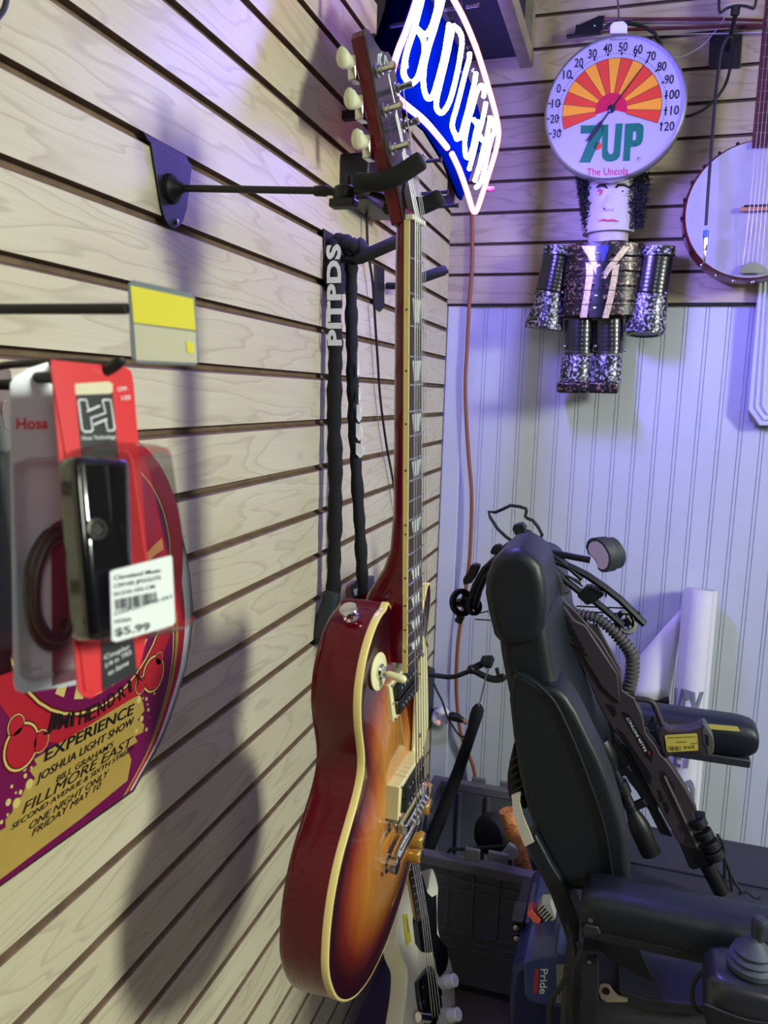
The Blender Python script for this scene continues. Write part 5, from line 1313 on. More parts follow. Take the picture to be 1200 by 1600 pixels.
# handguard wedge with diagonal slots
xp('handguard', mp_(C1, [(160,710),(220,700),(330,850),(430,900),(720,1340),(740,1600),(700,1580),(580,1470),(560,1440),(380,1150),(280,1050)]), .018, M_XB, bevel=.003)
for k in range(7):
    x, y = 185+k*24, 770+k*50; xp('slot', mp_(C1, [(x, y), (x+12, y-8), (x+100+k*4, y+72+k*4), (x+92+k*4, y+82+k*4)]), .001, M_XK, o=.0185, bevel=0)
# riser rail with ribs
xp('rail', mp_(C1, [(100,380),(160,380),(260,600),(200,640)]), .010, M_XG, bevel=.001)
for k in range(9):
    x, y = 112+k*13, 405+k*27; xp('rail_rib', mp_(C1, [(x, y), (x+60, y-6), (x+64, y+7), (x+4, y+13)]), .0115, M_XG, bevel=.0006)
for k in range(5):
    x, y = 66+k*18, 470+k*42; xp('vent', mp_(C1, [(x, y), (x+22, y+4), (x+34, y+18), (x+10, y+16)]), .001, M_XK, o=.0142, bevel=0)
# lower rail openings
for pts in ([(470,900),(490,910),(520,960),(505,985)], [(500,925),(545,950),(565,1000),(540,1040)], [(560,1020),(590,1030),(625,1110),(600,1150)]):
    pass
xp('foregrip_rail', mp_(C1, [(440,890),(530,900),(650,1120),(740,1300),(735,1340),(600,1130)]), .006, M_XB, bevel=.001)
# lettering panel
pn_ = mp_(C4, [(230,680),(262,690),(385,880),(378,930),(350,900)])
xp('name_panel', pn_, .0006, M_XK, o=.0143, bevel=0)
mb = MB(); pa, pb = xq(*C4(355,873), .0153), xq(*C4(262,703), .0153); upx = xq(*C4(365,868), .0153)-xq(*C4(345,880), .0153)
put_text(mb, 'KILLER INSTINCT', pa, pb, .0052, -upx, bold=.01); mb.build('name_lettering', M_WHITEINK, xb, smooth=0)
xp('red_badge', mp_(C4, [(358,880),(368,874),(374,890),(364,896)]), .0005, M('badge_red', (150,30,40), .5), o=.0150, bevel=0)
for pts in ([(150,640),(190,650),(205,690),(190,705)], [(205,760),(240,790),(380,1000),(372,1040),(350,1020)], [(420,980),(440,975),(490,1050),(492,1080),(470,1070)], [(410,1070),(425,1075),(440,1120),(425,1130)], [(435,1130),(455,1130),(470,1170),(455,1190)]):
    xp('recess', mp_(C4, pts), .0006, M_XK, o=.0144, bevel=0)
for k in range(6):
    x, y = 424+k*9, 985+k*15; xp('grip_line', mp_(C4, [(x, y), (x+16, y-6), (x+18, y), (x+2, y+6)]), .0006, M_XB, o=.0152, bevel=0)
mb = MB(); mb.tube([xq(*C4(440,1000), .0150), xq(*C4(610,1365), .0150)], .0030, 8); mb.build('edge_line', M_XG, xb)
# pistol grip, guard, trigger, price tag
xp('pistol_grip', mp_(C4, [(400,780),(440,752),(470,770),(560,770),(630,742),(642,760),(692,850),(690,895),(560,892),(480,893),(455,920),(425,880)]), .0155, M_XB, bevel=.004)
xp('grip_cap', mp_(C4, [(632,742),(650,745),(688,810),(692,850),(676,900),(655,895),(650,862),(632,835),(630,780)]), .0165, M_XG, bevel=.002)
xp('cap_logo', mp_(C4, [(645,790),(662,800),(664,850),(652,845)]), .0006, M_XK, o=.0168, bevel=0)
mb = MB(); mb.tube(smooth_path([xq(*C4(*p)) for p in ((285,612),(320,615),(362,622),(388,640),(410,690),(435,755))], 4), .0052, 10); mb.build('trigger_guard', M_XB, xb)
mb = MB(); mb.tube(smooth_path([xq(*C4(*p)) for p in ((335,742),(362,742),(378,728),(388,700))], 4), [.0034]*4+[.003]*8+[.0016], 8); mb.build('trigger', M_XK, xb)
mb = MB(); mb.tube(smooth_path([xq(*C4(*p)) for p in ((322,705),(334,735),(360,772),(392,772))], 4), .0026, 8); mb.build('trigger_shoe', M_XB, xb)
xp('price_tag', mp_(C4, [(444,800),(452,796),(600,788),(606,792),(612,866),(606,872),(462,881),(455,877)]), .0006, M('price_yellow', (206,190,84), .55), o=.0162, bevel=0)
mb = MB(); Q = lambda x, y: xq(*C4(x, y), .0170); dn_ = Q(560,870)-Q(558,800)
put_text(mb, '$200.00', Q(592,848), Q(538,851), .0062, dn_); put_text(mb, 'BOW', Q(606,832), Q(574,834), .0038, dn_); put_text(mb, 'CROSSBOW', Q(552,826), Q(500,828), .0030, dn_)
put_text(mb, 'CLEVELAND PAWN SHOP', Q(600,800), Q(456,806), .0030, dn_)
x = 462
while x < 522: mb.face([Q(x,852), Q(x+3,852), Q(x+3,874), Q(x,874)]); x += random.choice((5,7,9))
mb.build('tag_print', M_BLACKINK, xb, smooth=0)
# ribbed hose
hose = smooth_path([xq(*C1(*p)) for p in ((360,795),(420,805),(500,825),(580,865),(680,950),(760,1040),(820,1120),(848,1190),(848,1280),(835,1380),(812,1480))], 12)
L_ = [0]
for i in range(1, len(hose)): L_.append(L_[-1]+(hose[i]-hose[i-1]).length)
mb = MB(); hp_, hr_ = [], []
N_ = 150
for k in range(N_+1):
    s = L_[-1]*k/N_; i = max(j for j in range(len(L_)) if L_[j] <= s+1e-9); i = min(i, len(hose)-2); f = (s-L_[i])/(L_[i+1]-L_[i])
    hp_.append(hose[i].lerp(hose[i+1], f)); hr_.append((.0118 if k % 6 < 3 else .0090)*(.85+.25*min(1, s/L_[-1]*2)))
mb.tube(hp_, hr_, 14); mb.build('ribbed_hose', M_XG, xb, smooth=30)
xp('hose_foot', mp_(C1, [(760,1470),(870,1470),(866,1540),(800,1560),(740,1520)]), .010, M_XB)
# stirrup and toothed foot
mb = MB(); mb.tube([xq(*C3(*p)) for p in ((790,480),(640,375),(555,295),(480,180),(465,125),(530,130),(600,100),(680,62),(760,72),(830,92),(838,120),(825,170),(850,190),(900,210),(950,270),(992,350),(965,410),(930,465))], .0031, 8); mb.build('stirrup', M_XK, xb)
xp('toothed_nose', mp_(C3, [(695,300),(705,262),(740,245),(800,238),(808,258),(832,275),(825,310),(882,330),(868,358),(905,370),(892,410),(935,450),(935,560),(830,515),(770,430)]), .011, M_XK)
xp('nose_block', mp_(C3, [(830,480),(1000,480),(1090,640),(1010,700),(900,560)]), .016, M_XK)
# right limb, cam, strings
def bar(name, pts, w, h, mat=M_XK, o=0.0):
    mb = MB(); mb.tube([xq(x, y, o) for x, y in pts], [(w, h)]*len(pts), 8, flat=(0,1,0)); return mb.build(name, mat, xb)
bar('limb', mp_(C1, [(0,262),(160,320),(300,380),(440,450),(600,560),(740,670),(860,790),(950,880)]), .010, .0070)
bar('limb', mp_(C1, [(150,400),(260,505),(380,600),(520,690),(640,790),(760,900)]), .008, .0066)
bar('limb_pocket', mp_(C1, [(0,235),(120,255),(230,330),(330,420),(400,480)]), .010, .0056)
xp('limb_damper', mp_(C1, [(350,640),(440,545),(480,550),(600,600),(585,640),(500,700),(440,720)]), .010, M_XK)
for k in range(5):
    x, y = 470+k*32, 545+k*18; xp('damper_rib', mp_(C1, [(x, y+20), (x+8, y), (x+22, y+8), (x+14, y+40)]), .012, M_XK, bevel=.0006)
xp('limb_block', mp_(C1, [(250,440),(380,500),(410,545),(395,556),(262,465)]), .003, M_STEEL, bevel=.0006)
def cam_wheel(cx, cy, r, tilt, o=0.0):
    c = xq(cx, cy, o); ax = V(tilt).normalized(); mb = MB()
    mb.lathe([(r*.62,-.005),(r*.95,-.0055),(r,-.003),(r*.9,0),(r,.003),(r*.95,.0055),(r*.62,.005)], c, ax, 28, cap=False); w_ = mb.build('cam', M_XK, xb)
    mb = MB(); mb.lathe([(r*.32,-.008),(r*.32,.008)], c, ax, 16); u = ax.cross(V((0,0,1))).normalized(); w2 = ax.cross(u)
    for k in range(3):
        e = u*math.cos(k*2.094)+w2*math.sin(k*2.094); mb.beam(c, c+e*r*.7, .006, .005, up=ax)
    mb.build('cam_spokes', M_XK, w_)
p_ = C1(790, 870); cam_wheel(p_[0], p_[1], .023, (.55,-.72,.42), -.02)
bar('axle', mp_(C1, [(870,790),(905,810)]), .004, .006); bar('limb_tip', mp_(C1, [(880,830),(955,890)]), .005, .006)
for a, b in (((345,727),(870,748)), ((390,775),(860,800)), ((540,735),(640,745))):
    mb = MB(); mb.tube([xq(*C1(*a)), xq(*C1(*b))], .0014, 6); mb.build('bow_string', M_XK, xb)
# left limb and cam
bar('limb', mp_(C3, [(560,560),(420,690),(330,850),(245,1070)]), .005, .0058, o=-.05)
bar('limb', mp_(C3, [(600,600),(430,760),(370,900),(330,1060)]), .008, .0070, o=-.05)
p_ = C3(205, 1020); cam_wheel(p_[0]-1, p_[1], .028, (.72,-.62,.28), -.05); p_ = C3(320,1060); cam_wheel(p_[0], p_[1], .018, (.8,-.55,.25), -.06)
bar('limb_tip', mp_(C3, [(195,1150),(160,1215)]), .0065, .008, o=-.05)
xp('roller_guard', mp_(C3, [(255,720),(290,650),(330,640),(375,655),(370,690),(340,760),(290,830),(215,850),(207,790)]), .009, M_XK, o=-.05)
bar('guard_ring', mp_(C3, [(285,665),(375,680)]), .007, .003, M_XG, o=-.05)
xp('side_lug', mp_(C3, [(475,520),(510,460),(570,450),(590,475),(640,430),(692,480),(560,560),(490,545)]), .010, M_XK, o=-.03)
for a, b in (((330,1185),(480,1195)), ((380,1125),(460,1105))):
    mb = MB(); mb.tube([xq(*C3(*a), -.05), xq(*C3(*b), -.05)], .0014, 6); mb.build('bow_string', M_XK, xb)
# quiver cup on its arm
bar('quiver_arm', mp_(C1, [(-40,228),(60,238),(200,262),(330,290),(470,315)]), .004, .0062)
cup = mp_(C1, [(428,200),(440,150),(475,118),(530,116),(580,150),(620,205),(652,270),(655,340),(640,395),(610,425),(570,425),(538,398),(528,350),(500,300),(450,262)])
cup = [xq(*p) for p in cup]; ex = xq(*C1(775,330))-xq(*C1(650,330))+V((.004,.028,0))
mb = MB(); cc_ = sum(cup, V())/len(cup)
mb.loft([[cc_+(p-cc_)*1.0 for p in cup], [p+ex*.55 for p in cup], [cc_+(p-cc_)*.93+ex*.60 for p in cup], [cc_+(p-cc_)*.90+ex for p in cup]], True); qc = mb.build('quiver_cup', M_DKGREY, xb, bevel=.0015)
mb = MB(); mb.prism([cc_+(p-cc_)*.80-V((0,.0012,0))-ex*.01 for p in cup], ex*.01); mb.build('quiver_foam', M('pale_foam', (160,140,168), .8), qc)
# scope
def sq(x, y, o=.012): return xq(*C2(x, y), o)
ax0, ax1 = sq(75,330), sq(420,1085)
sd = (ax1-ax0).normalized(); sl = (ax1-ax0).length
mb = MB(); mb.lathe([(.012,0),(.0165,.001),(.0178,.006),(.0178,.034),(.015,.044),(.0115,.054),(.0105,.060),(.0105,.36*sl),(.0145,.37*sl),(.0145,.47*sl),(.0105,.48*sl),(.0110,.62*sl),(.0165,.70*sl),(.0190,.76*sl),(.0195,.985*sl),(.0180,sl),(.016,sl),(.015,sl-.008)], ax0, sd, 28); sc_ = mb.build('scope', M_XK, xb, smooth=35)
mb = MB(); mb.lathe([(.0120,sl-.006),(.0120,sl-.005)], ax0, sd, 24); mb.build('scope_lens', M('lens', (30,34,60), .05, coat=1), sc_)
for f in (.30, .60):
    c = ax0+sd*(sl*f); mb = MB(); mb.lathe([(.0112,-.007),(.0112,.007)], c, sd, 20); k_ = (sq(330,560)-sq(200,620)).normalized(); mb.beam(c, c+k_*.030, .014, .012, up=(0,1,0)); mb.build('scope_ring', M_XK, xb, bevel=.001)
mb = MB(); c = ax0+sd*(sl*.42); mb.lathe([(.009,0),(.009,.012),(.007,.014)], c, (-.5,-.6,-.2), 16); mb.build('scope_turret', M_XK, sc_)
xp('gold_label', mp_(C2, [(203,850),(238,842),(272,985),(240,990)]), .004, M('gold_print', (200,140,80), .5, var=.5, vscale=300), o=.008, bevel=0)
xp('scope_mount', mp_(C2, [(170,300),(250,390),(420,640),(470,800),(420,800),(270,610),(150,380)]), .010, M_XK)
xp('scope_switch', mp_(C2, [(200,745),(250,725),(272,770),(225,790)]), .010, M_DKGREY)
xp('bolt_bracket', mp_(C2, [(280,610),(350,615),(480,830),(560,980),(480,960),(400,800)]), .008, M_XK)
# butt, battery pack, sling
xp('butt_block', mp_(C2, [(600,1010),(750,1060),(860,1030),(890,1130),(850,1155),(700,1200),(670,1180)]), .016, M_XK)
a, b = sq(790,1150), sq(890,1345)
mb = MB(); mb.tube([a, a+(b-a)*.5, b], .0150, 16); mb.build('butt_tube', M_XK, xb)
for k, (x, y) in enumerate(((735,880),(775,960),(815,1030),(840,1090))):
    mb = MB(); c = sq(x, y); d_ = (sq(860,1100)-sq(735,870)).normalized(); mb.tube([c-d_*.008, c+d_*.0075], .0150+.001*k, 18); mb.build('pack_segment', M_XK, xb, bevel=.002)
xp('pack_cap', mp_(C2, [(690,845),(720,838),(785,846),(790,875),(740,885),(695,870)]), .012, M_XK)
xp('butt_step', mp_(C2, [(560,690),(660,690),(655,720),(690,735),(688,762),(728,800),(700,812),(640,815)]), .012, M_XB)
for pts in ([(860,960),(900,1030),(910,1150),(910,1250),(905,1345)], [(900,1100),(935,1180),(950,1260),(960,1340)], [(930,1180),(980,1280),(1030,1350)], [(1000,1360),(1060,1345),(1110,1380),(1150,1385)]):
    mb = MB(); mb.tube(smooth_path([sq(*p, .012) for p in pts], 4), .0028, 8); mb.build('sling_cord', M_RUB, xb)
# ------------------------------------------------------------------ open storage trunk
M_TRUNK = M('grey_trunk_plastic', (92, 94, 106), .5, bump=.08, bscale=300)
M_TRUNKD = M('trunk_rim', (108, 106, 120), .45)
t = thing('storage_trunk', 'open dark grey plastic storage trunk on the floor against the white panelling', 'trunk', (.38, -.27, FLOOR))
tx0, tx1, ty0, ty1 = .045, .56, -.45, -.075; tz0, tz1 = FLOOR+.003, -1.085; th = .012
mb = MB(); mb.box(((tx0+tx1)/2, (ty0+ty1)/2, tz0+.01), (tx1-tx0, ty1-ty0, .02)); mb.build('bottom', M_TRUNK, t, bevel=.003)
for nm, c, d in (('front_wall', ((tx0+tx1)/2, ty0+th/2, (tz0+tz1)/2), (tx1-tx0, th, tz1-tz0)), ('back_wall', ((tx0+tx1)/2, ty1-th/2, (tz0+tz1)/2), (tx1-tx0, th, tz1-tz0)),
                 ('end_wall', (tx0+th/2, (ty0+ty1)/2, (tz0+tz1)/2), (th, ty1-ty0, tz1-tz0)), ('end_wall', (tx1-th/2, (ty0+ty1)/2, (tz0+tz1)/2), (th, ty1-ty0, tz1-tz0))):
    mb = MB(); mb.box(c, d); mb.build(nm, M_TRUNK, t, bevel=.003)
mb = MB(); r0 = [(tx0-.012,ty0-.014),(tx1+.012,ty0-.014),(tx1+.012,ty1+.010),(tx0-.012,ty1+.010)]; r1 = [(tx0+.014,ty0+.016),(tx1-.014,ty0+.016),(tx1-.014,ty1-.014),(tx0+.014,ty1-.014)]
mb.loft([[V((x,y,tz1-.018)) for x,y in r0], [V((x,y,tz1+.006)) for x,y in r0], [V((x,y,tz1+.006)) for x,y in r1], [V((x,y,tz1-.018)) for x,y in r1]], False, closed=True); mb.build('rim', M_TRUNKD, t, bevel=.002, smooth=30)
for x in (.115, .195, .275, .355, .435, .515):
    mb = MB(); mb.box((x, ty1-th-.003, (tz0+tz1)/2), (.010, .008, tz1-tz0-.04)); mb.build('inner_rib', M_TRUNK, t, bevel=.002)
for x in (.165, .225, .285, .345, .405, .465):
    mb = MB(); mb.box((x, ty0-.002, -1.19), (.0035, .006, .15)); mb.build('outer_rib', M_TRUNKD, t)
for z in (-1.13, -1.155, -1.262):
    mb = MB(); mb.box(((tx0+tx1)/2, ty0-.002, z), (tx1-tx0-.02, .006, .0035)); mb.build('outer_rib', M_TRUNKD, t)
for x in (.19, .26, .33, .40):
    for z in (-1.285, -1.305):
        mb = MB(); mb.box((x-.01, ty0-.002, z), (.045, .006, .004)); mb.build('outer_rib', M_TRUNKD, t)
for p, d in ((at(738,1335,Y=-.468), (.036,.010,.030)), (at(778,1338,Y=-.468), (.046,.010,.020)), (at(748,1221,Y=-.06), (.040,.012,.020)), (at(790,1226,Y=-.06), (.030,.012,.016))):
    mb = MB(); mb.box(p, d); mb.build('latch', M_TRUNKD, t, bevel=.002)
# goods inside and on the trunk
mb = MB(); mb.tube(smooth_path([at(x, y, Y=-.40) for x, y in ((699,1334),(705,1327),(722,1327),(745,1325),(775,1323),(800,1322))], 4), .0042, 8)
tag(mb.build('black_bar', M_RUB, None), 'thin black bar lying across the open trunk just behind its front rim', 'bar')
mb = MB(); mb.sph(at(768,1302,Y=-.29), (.045,.045,.055), 20)
tag(mb.build('dark_bag', M('dark_bag', (26,24,40), .8, bump=.4, bscale=60), None), 'dark rounded bag inside the open grey trunk', 'bag')
M_PAIS = None
tt = NT('orange_paisley'); f = tt.noise(tt.coord(), 70, 2, .4, 1.2); c = tt.ramp(tt.math('FRACT', tt.math('MULTIPLY', f, 4)), [(.35, srgb(236,150,84)), (.5, srgb(120,36,30)), (.66, srgb(240,160,92))]); tt.base(c); tt.b.inputs['Roughness'].default_value = .6
mb = MB(); mb.tube([at(793,1266,Y=-.36), at(800,1290,Y=-.36), at(812,1334,Y=-.36), at(824,1375,Y=-.36)], [.021,.021,.019,.018], 16)
tag(mb.build('patterned_roll', tt.mat, None), 'orange patterned roll standing in the trunk behind the wheelchair back', 'roll')
mb = MB(); mb.prism([at(x, y, Y=-.44) for x, y in ((783,1336),(795,1319),(806,1326),(808,1340),(800,1345))], (0,.012,0))
tag(mb.build('white_packet', M('pale_packet', (150,160,172), .5), None, bevel=.001), 'small pale packet poking up at the front rim of the trunk', 'packet')

# far hanger with two padded ends and the padded stick hanging from it
h = thing('guitar_hanger', 'black wall hanger with bent yoke near the corner, low beside the wheelchair headrest', 'hanger', at(672, 1100, X=0))
mb = MB(); mb.prism([at(x, y, X=.001) for x, y in ((667,1040),(680,1046),(676,1120),(664,1128))], (.006, 0, 0)); mb.build('wall_plate', M_BLACK, h, bevel=.001)
YH = -.22; hq_ = lambda x, y: at(x, y, Y=YH)
mb = MB(); mb.tube([V((.004, YH, hq_(690,1057).z)), hq_(700,1058), hq_(712,1057), hq_(735,1048)], .0065, 10); mb.build('rod', M_BLACK, h)
mb = MB(); mb.sph(hq_(737,1046), .0125, 14); mb.tube([hq_(737,1046), hq_(750,1053), hq_(762,1059)], .0085, 10); mb.build('swivel_joint', M_BLACK, h)
mb = MB(); mb.tube([hq_(740,1044), hq_(756,1036)], .009, 10); mb.tube([hq_(754,1036), hq_(757,1034.5), hq_(768,1034), hq_(771,1035)], [.010,.017,.017,.010], 14); mb.build('foam_arm', M_FOAM, h)
mb = MB(); mb.tube(smooth_path([hq_(760,1058), hq_(770,1061), hq_(782,1061), hq_(788,1056)], 3), .0095, 10); mb.tube([hq_(780,1060), hq_(776,1044)], .005, 8); mb.build('foam_arm', M_FOAM, h)
t = thing('padded_stick', 'long black padded stick hanging by a wire loop from the low hanger', 'stick', at(664, 1340, Y=-.30))
mb = MB(); mb.tube([at(748,1101,Y=-.24), at(747,1108,Y=-.24), at(744,1118,Y=-.24), at(738,1140,Y=-.245), at(715,1208,Y=-.26), at(690,1272,Y=-.28), at(664,1338,Y=-.30)], [.008,.0155,.0165,.014,.0155,.017,.018], 16); mb.build('sleeve', M_SLEEVE, t)
mb = MB(); mb.tube([at(748,1104,Y=-.258), at(752,1088,Y=-.245), at(761,1052,Y=-.245), at(763,1046,Y=-.232)], .0020, 8); mb.build('wire_loop', M_STEEL, t)
# plug-in adapter and its cord
t = thing('plug_adapter', 'round white plug adapter with a glowing pink light low on the panelling', 'adapter', at(692, 1135, Y=0))
mb = MB(); c = at(691, 1116, Y=-.003); mb.lathe([(.024,0),(.026,.010),(.026,.030),(.020,.036)], c, (0,-1,0), 24); mb.build('body', M_WHITEP, t)
mb = MB(); mb.lathe([(.006,0),(.006,.001)], c+V((-.002,-.0362,-.010)), (0,-1,0), 14); mb.build('indicator', emit('pink_indicator', (1.0,.45,.42,1), .7), t)
t = thing('black_plug', 'black cord plug stuck to the right of the white adapter', 'plug', at(715, 1130, Y=-.03))
mb = MB(); mb.tube([at(702,1119,Y=-.05), at(706,1119,Y=-.05), at(716,1122,Y=-.05), at(724,1126,Y=-.05)], [.010,.013,.0125,.008], 12); mb.build('plug_body', M_BLKPL, t)
mb = MB(); mb.tube([at(723,1125,Y=-.05), at(731,1130,Y=-.05)], .007, 10); mb.build('copper_end', M('brown_end', (150,110,90), .5), t)
mb = MB(); mb.tube(smooth_path([at(x, y, Y=-.055) for x, y in ((678,1068),(682,1078),(692,1098),(698,1118),(706,1132),(716,1147),(724,1151),(738,1148),(744,1143))], 4), .0032, 8); mb.build('lead', M_RUB, t)

# rolled banner standing behind the wheelchair
M_VINB = M('banner_vinyl', (224, 222, 226), .45, var=.03)
M_GREYP = M('grey_brush_paint', (120, 126, 140), .6)
t = thing('rolled_banner', 'tall roll of white banner with grey brush lettering leaning on the panelling', 'banner', at(1060, 1420, Y=-.2))
a, b = at(1094, 921, Y=-.055), at(1052, 1400, Y=-.18); b = a+(b-a)*((a.z-FLOOR-.002)/(a.z-b.z)); ax = (b-a).normalized(); rb_ = .038
fr_ = (CAM-a); fr_ = (fr_-ax*fr_.dot(ax)).normalized(); sd_ = ax.cross(fr_)
if sd_.dot(RGT) < 0: sd_ = -sd_
def cyl(th_, s, r=rb_): return a+ax*s+(fr_*math.cos(th_)+sd_*math.sin(th_))*r
Lb = (b-a).length
mb = MB(); n = 60
rr = [rb_+(.0045 if k < 4 else 0) for k in range(n)]
mb.loft([[cyl(.95+2*PI*k/n, s*Lb, rb_+.004*(1-k/n)) for k in range(n)] for s in (0,.1,.2,.3,.4,.5,.6,.7,.8,.9,1)], True); mb.build('roll', M_VINB, t, smooth=30)
mb = MB(); mb.lathe([(rb_*.75,-.0006),(rb_*.85,-.0006),(rb_*.85,.0002),(rb_*.75,.0002)], a, ax, 30, cap=False); mb.build('roll_core', M_TAGE, t)
px_m = .00168
def brush(txt, s0, h, x0, x1, sh=0):
    vs, fs = text_geo(txt, sh, .02); X0 = min(v[0] for v in vs); X1 = max(v[0] for v in vs); out_ = []
    for x, y in vs:
        th_ = x0+(x1-x0)*(x-X0)/(X1-X0); j = .05*math.sin(x*23+y*31)
        out_.append(cyl(th_+j*.12, s0+h*(1-y/.72)+.002*math.sin(x*40), rb_+.0052))
    mb = MB(); mb.add(out_, fs); mb.build('brush_lettering', M_GREYP, t, smooth=0)
def s_of(x, y): p = at(x, y, Y=-.13); return (p-a).dot(ax)
s1 = s_of(1075,1076); brush('VEY', s1, s_of(1070,1148)-s1, -1.15, .75, .1)
s2 = s_of(1075,1182); brush('ET', s2-.03, .05, -.7, .5, .1)
s3 = s_of(1062,1208); brush('STO', s3, s_of(1058,1262)-s3, -1.25, .75, .1)
# loose curl of the sheet
mb = MB(); A_ = [(1070,945),(1042,975),(1018,1003),(996,1030),(982,1050)]; B_ = [(1044,1096),(1028,1094),(1010,1092),(992,1090),(975,1088)]
rows = []
for (xa, ya), (xb_, yb_), i in zip(A_, B_, range(5)):
    rows.append([at(xa+(xb_-xa)*k/6, ya+(yb_-ya)*k/6, Y=-.035-.07*math.sin(PI*(i/5+.12))*(.3+.7*k/6)) for k in range(7)])
mb.loft(rows, False, ringclosed=False); o_ = mb.build('loose_sheet', M_VINB, t, smooth=70); md = o_.modifiers.new('solid', 'SOLIDIFY'); md.thickness = .0012
mb = MB(); mb.prism([at(x, y, Y=-.10) for x, y in ((1000,1093),(1046,1096),(1042,1122),(1000,1112))], (0,.05,0)); mb.build('dark_end', M_BLACK, t)

# ------------------------------------------------------------------ white bass with black pickguard
P1, P2 = at(652, 1380, Y=-.74), at(688, 1590, Y=-.87)
bx = (P2-P1).normalized(); wv = V((.22, .96, 0)); wv = (wv-bx*wv.dot(bx)).normalized(); bn = bx.cross(wv)
if bn.x < 0: bn = -bn
M_BWHITE = M('cream_white_lacquer', (216, 212, 190), .3, coat=.7, var=.03)
M_PGB = M('black_pickguard', (12, 12, 16), .25, coat=.5)
bass = thing('bass_guitar', 'white electric bass with black pickguard standing behind the sunburst guitar', 'guitar', P2)
def bq(x, y, o=0.0): return at(x, y, pl=(P1+bn*o, bn))
bo = [(676,1356),(681,1366),(685,1384),(684,1402),(684,1440),(688,1466),(696,1482),(706,1508),(711,1544),(713,1600),(709,1660),(690,1705),(655,1715),(628,1695),(622,1650),(628,1602),(635,1553),(636,1516),(629,1499),(623,1480),(621,1450),(626,1412),(637,1379),(643,1356),(650,1348),(656,1375),(662,1388),(669,1388),(671,1372)]
ob = [bq(x, y) for x, y in bo]
ob = smooth_path(ob, 3, True)
mb = MB(); c_ = sum(ob, V())/len(ob)
mb.loft([[c_+(p-c_)*.97 for p in ob], [c_+(p-c_)*.992-bn*.002 for p in ob], [p-bn*.007 for p in ob], [p-bn*.034 for p in ob], [c_+(p-c_)*.985-bn*.041 for p in ob]], True); mb.build('body', M_BWHITE, bass, smooth=50)
def bp(name, px, o, th_, mat, bevel=0, parent=bass):
    mb = MB(); mb.prism([bq(x, y, o) for x, y in px], -bn*th_); return mb.build(name, mat, parent, bevel=bevel, smooth=30)
bp('pickguard', [(643,1378),(660,1366),(668,1395),(675,1402),(682,1398),(683,1459),(689,1469),(698,1480),(701,1499),(697,1516),(688,1527),(683,1516),(680,1497),(676,1487),(668,1489),(659,1487),(650,1474),(646,1441),(648,1416)], .0025, .0024, M_PGB)
up_ = -bx
e0, e1 = bq(654,1440,.012), bq(668,1432,.012); wn = (e1-e0)
mb = MB(); L2 = .50
q = [e0, e1, e1+up_*L2-wn*.08, e0+up_*L2+wn*.08]; mb.prism(q, -bn*.006); fbx = mb.build('fretboard', M_EBONY, bass, smooth=0)
mb = MB(); mb.prism([p-bn*.006 for p in q], -bn*.020); mb.build('neck', M('maple_neck', (186,140,90), .4, coat=.5), bass, bevel=.006)
mb = MB(); hd = [e0+up_*L2+wn*.08, e1+up_*L2-wn*.08, e1+up_*(L2+.03)+wn*.15, e1+up_*(L2+.14)+wn*.25, e0+up_*(L2+.16), e0+up_*(L2+.03)-wn*.25]; mb.prism([p-bn*.010 for p in hd], -bn*.014); mb.build('headstock', M('maple_neck_head', (186,140,90), .4, coat=.5), bass, bevel=.003)
for k in range(16):
    f = .008+.0125*k*(1+.02*k); mb = MB(); mb.tube([e0+up_*f+bn*.0008, e1+up_*f+bn*.0008], .0012, 6); mb.build('fret', M_NICKEL, fbx)
for i in range(4):
    k = .18+.21*i; mb = MB(); a_ = e0.lerp(e1, k)+bn*.005; z_ = bq(676+4.5*i, 1590, .016); mb.tube([a_+up_*(L2-.01), a_, z_], .0011, 6); mb.build('string', M_STRING, bass)
bp('bridge_cover', [(653,1534),(672,1508),(678,1512),(682,1534),(689,1544),(692,1572),(682,1602),(668,1600),(659,1577),(656,1562)], .010, .010, M_PGB, .002)
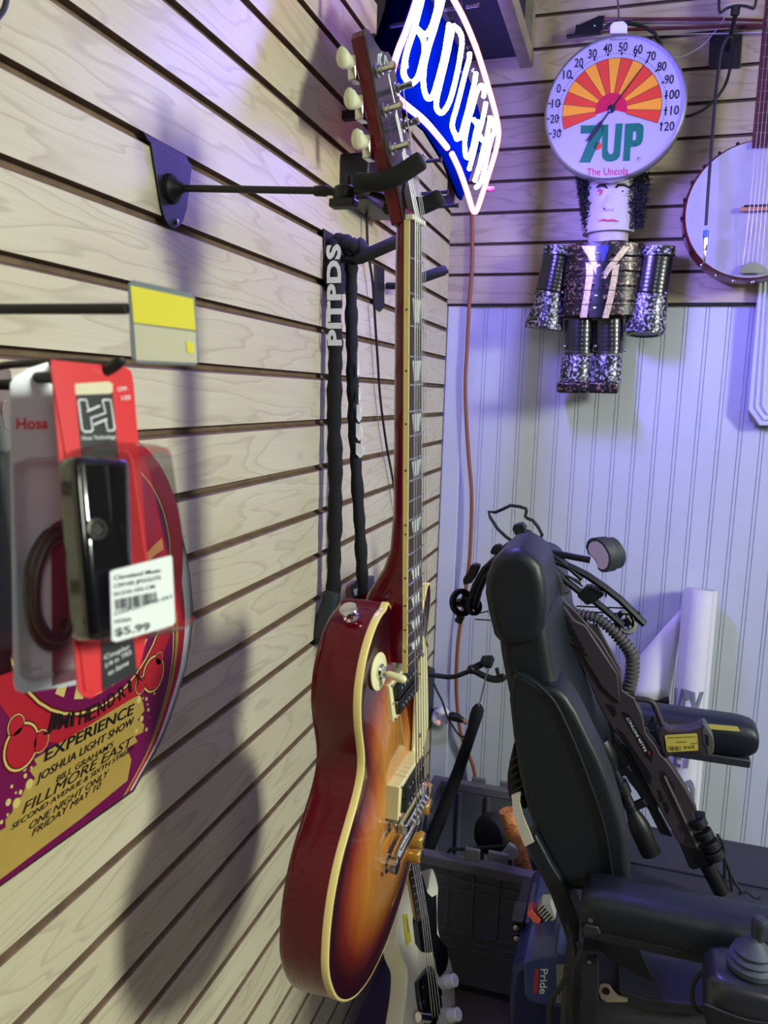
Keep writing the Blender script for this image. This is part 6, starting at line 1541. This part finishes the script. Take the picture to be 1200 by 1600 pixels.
for x, y in ((661,1543),(662,1566),(673,1520)):
    mb = MB(); mb.lathe([(.003,0),(.003,.0015)], bq(x, y, .010), bn, 10); mb.build('screw', M_STEEL, bass)
bp('thumb_rest', [(684,1540),(691,1545),(692,1556),(686,1558)], .018, .014, M_PGB, .002)
for x, y in ((699,1534), (704,1587)):
    mb = MB(); mb.lathe([(.0125,0),(.0130,.002),(.0110,.012),(.0120,.018),(.0100,.020)], bq(x, y, .0), bn, 20); mb.build('control_knob', M_WHITEP, bass)
mb = MB(); mb.tube([bq(659,1588,.02)-wv*.01, bq(670,1591,.02)], .008, 14); mb.build('bridge_saddle', M_CHROME, bass)
bp('yellow_tag', [(629,1429),(637,1428),(643,1470),(635,1478)], .0012, .0008, M('tag_yellow', (190,180,50), .6))
for k, (x, y) in enumerate(((634.5,1434),(636,1445))):
    bp('tag_print', [(x, y),(x+1.6,y),(x+3.2,y+12),(x+1.6,y+12)], .0016, .0003, M_TAGE)
# floor stand that carries the bass
lowp = min(ob, key=lambda p: p.z); cen_ = sum(ob, V())/len(ob)
if lowp.z > FLOOR+.03:
    t = thing('guitar_stand', 'low black floor stand under the white bass, mostly below the picture', 'stand', (lowp.x, lowp.y, FLOOR))
    bm_ = lowp-bn*.021; top_ = bm_+V((0, 0, -.018))
    mb = MB(); mb.tube([top_+wv*-.07-V((0,0,.0)), top_+wv*.07], .008, 10); mb.build('cradle_bar', M_BLACK, t)
    for s in (-.07, .07):
        mb = MB(); q = top_+wv*s; mb.tube([q-bn*.02, q+bn*.045, q+bn*.055+V((0,0,.012))], .007, 10); mb.build('padded_arm', M_FOAM, t)
    k = V((top_.x, top_.y, FLOOR+.10)); mb = MB(); mb.tube([top_, k], .011, 12); mb.build('post', M_BLACK, t)
    for a_ in (0.4, 2.5, 4.6):
        mb = MB(); mb.tube([k, V((k.x+.13*math.cos(a_), k.y+.13*math.sin(a_), FLOOR+.008))], .008, 10); mb.build('leg', M_BLACK, t)
# the text curve was only a source of outlines
bpy.data.objects.remove(_to); bpy.data.curves.remove(_tc)
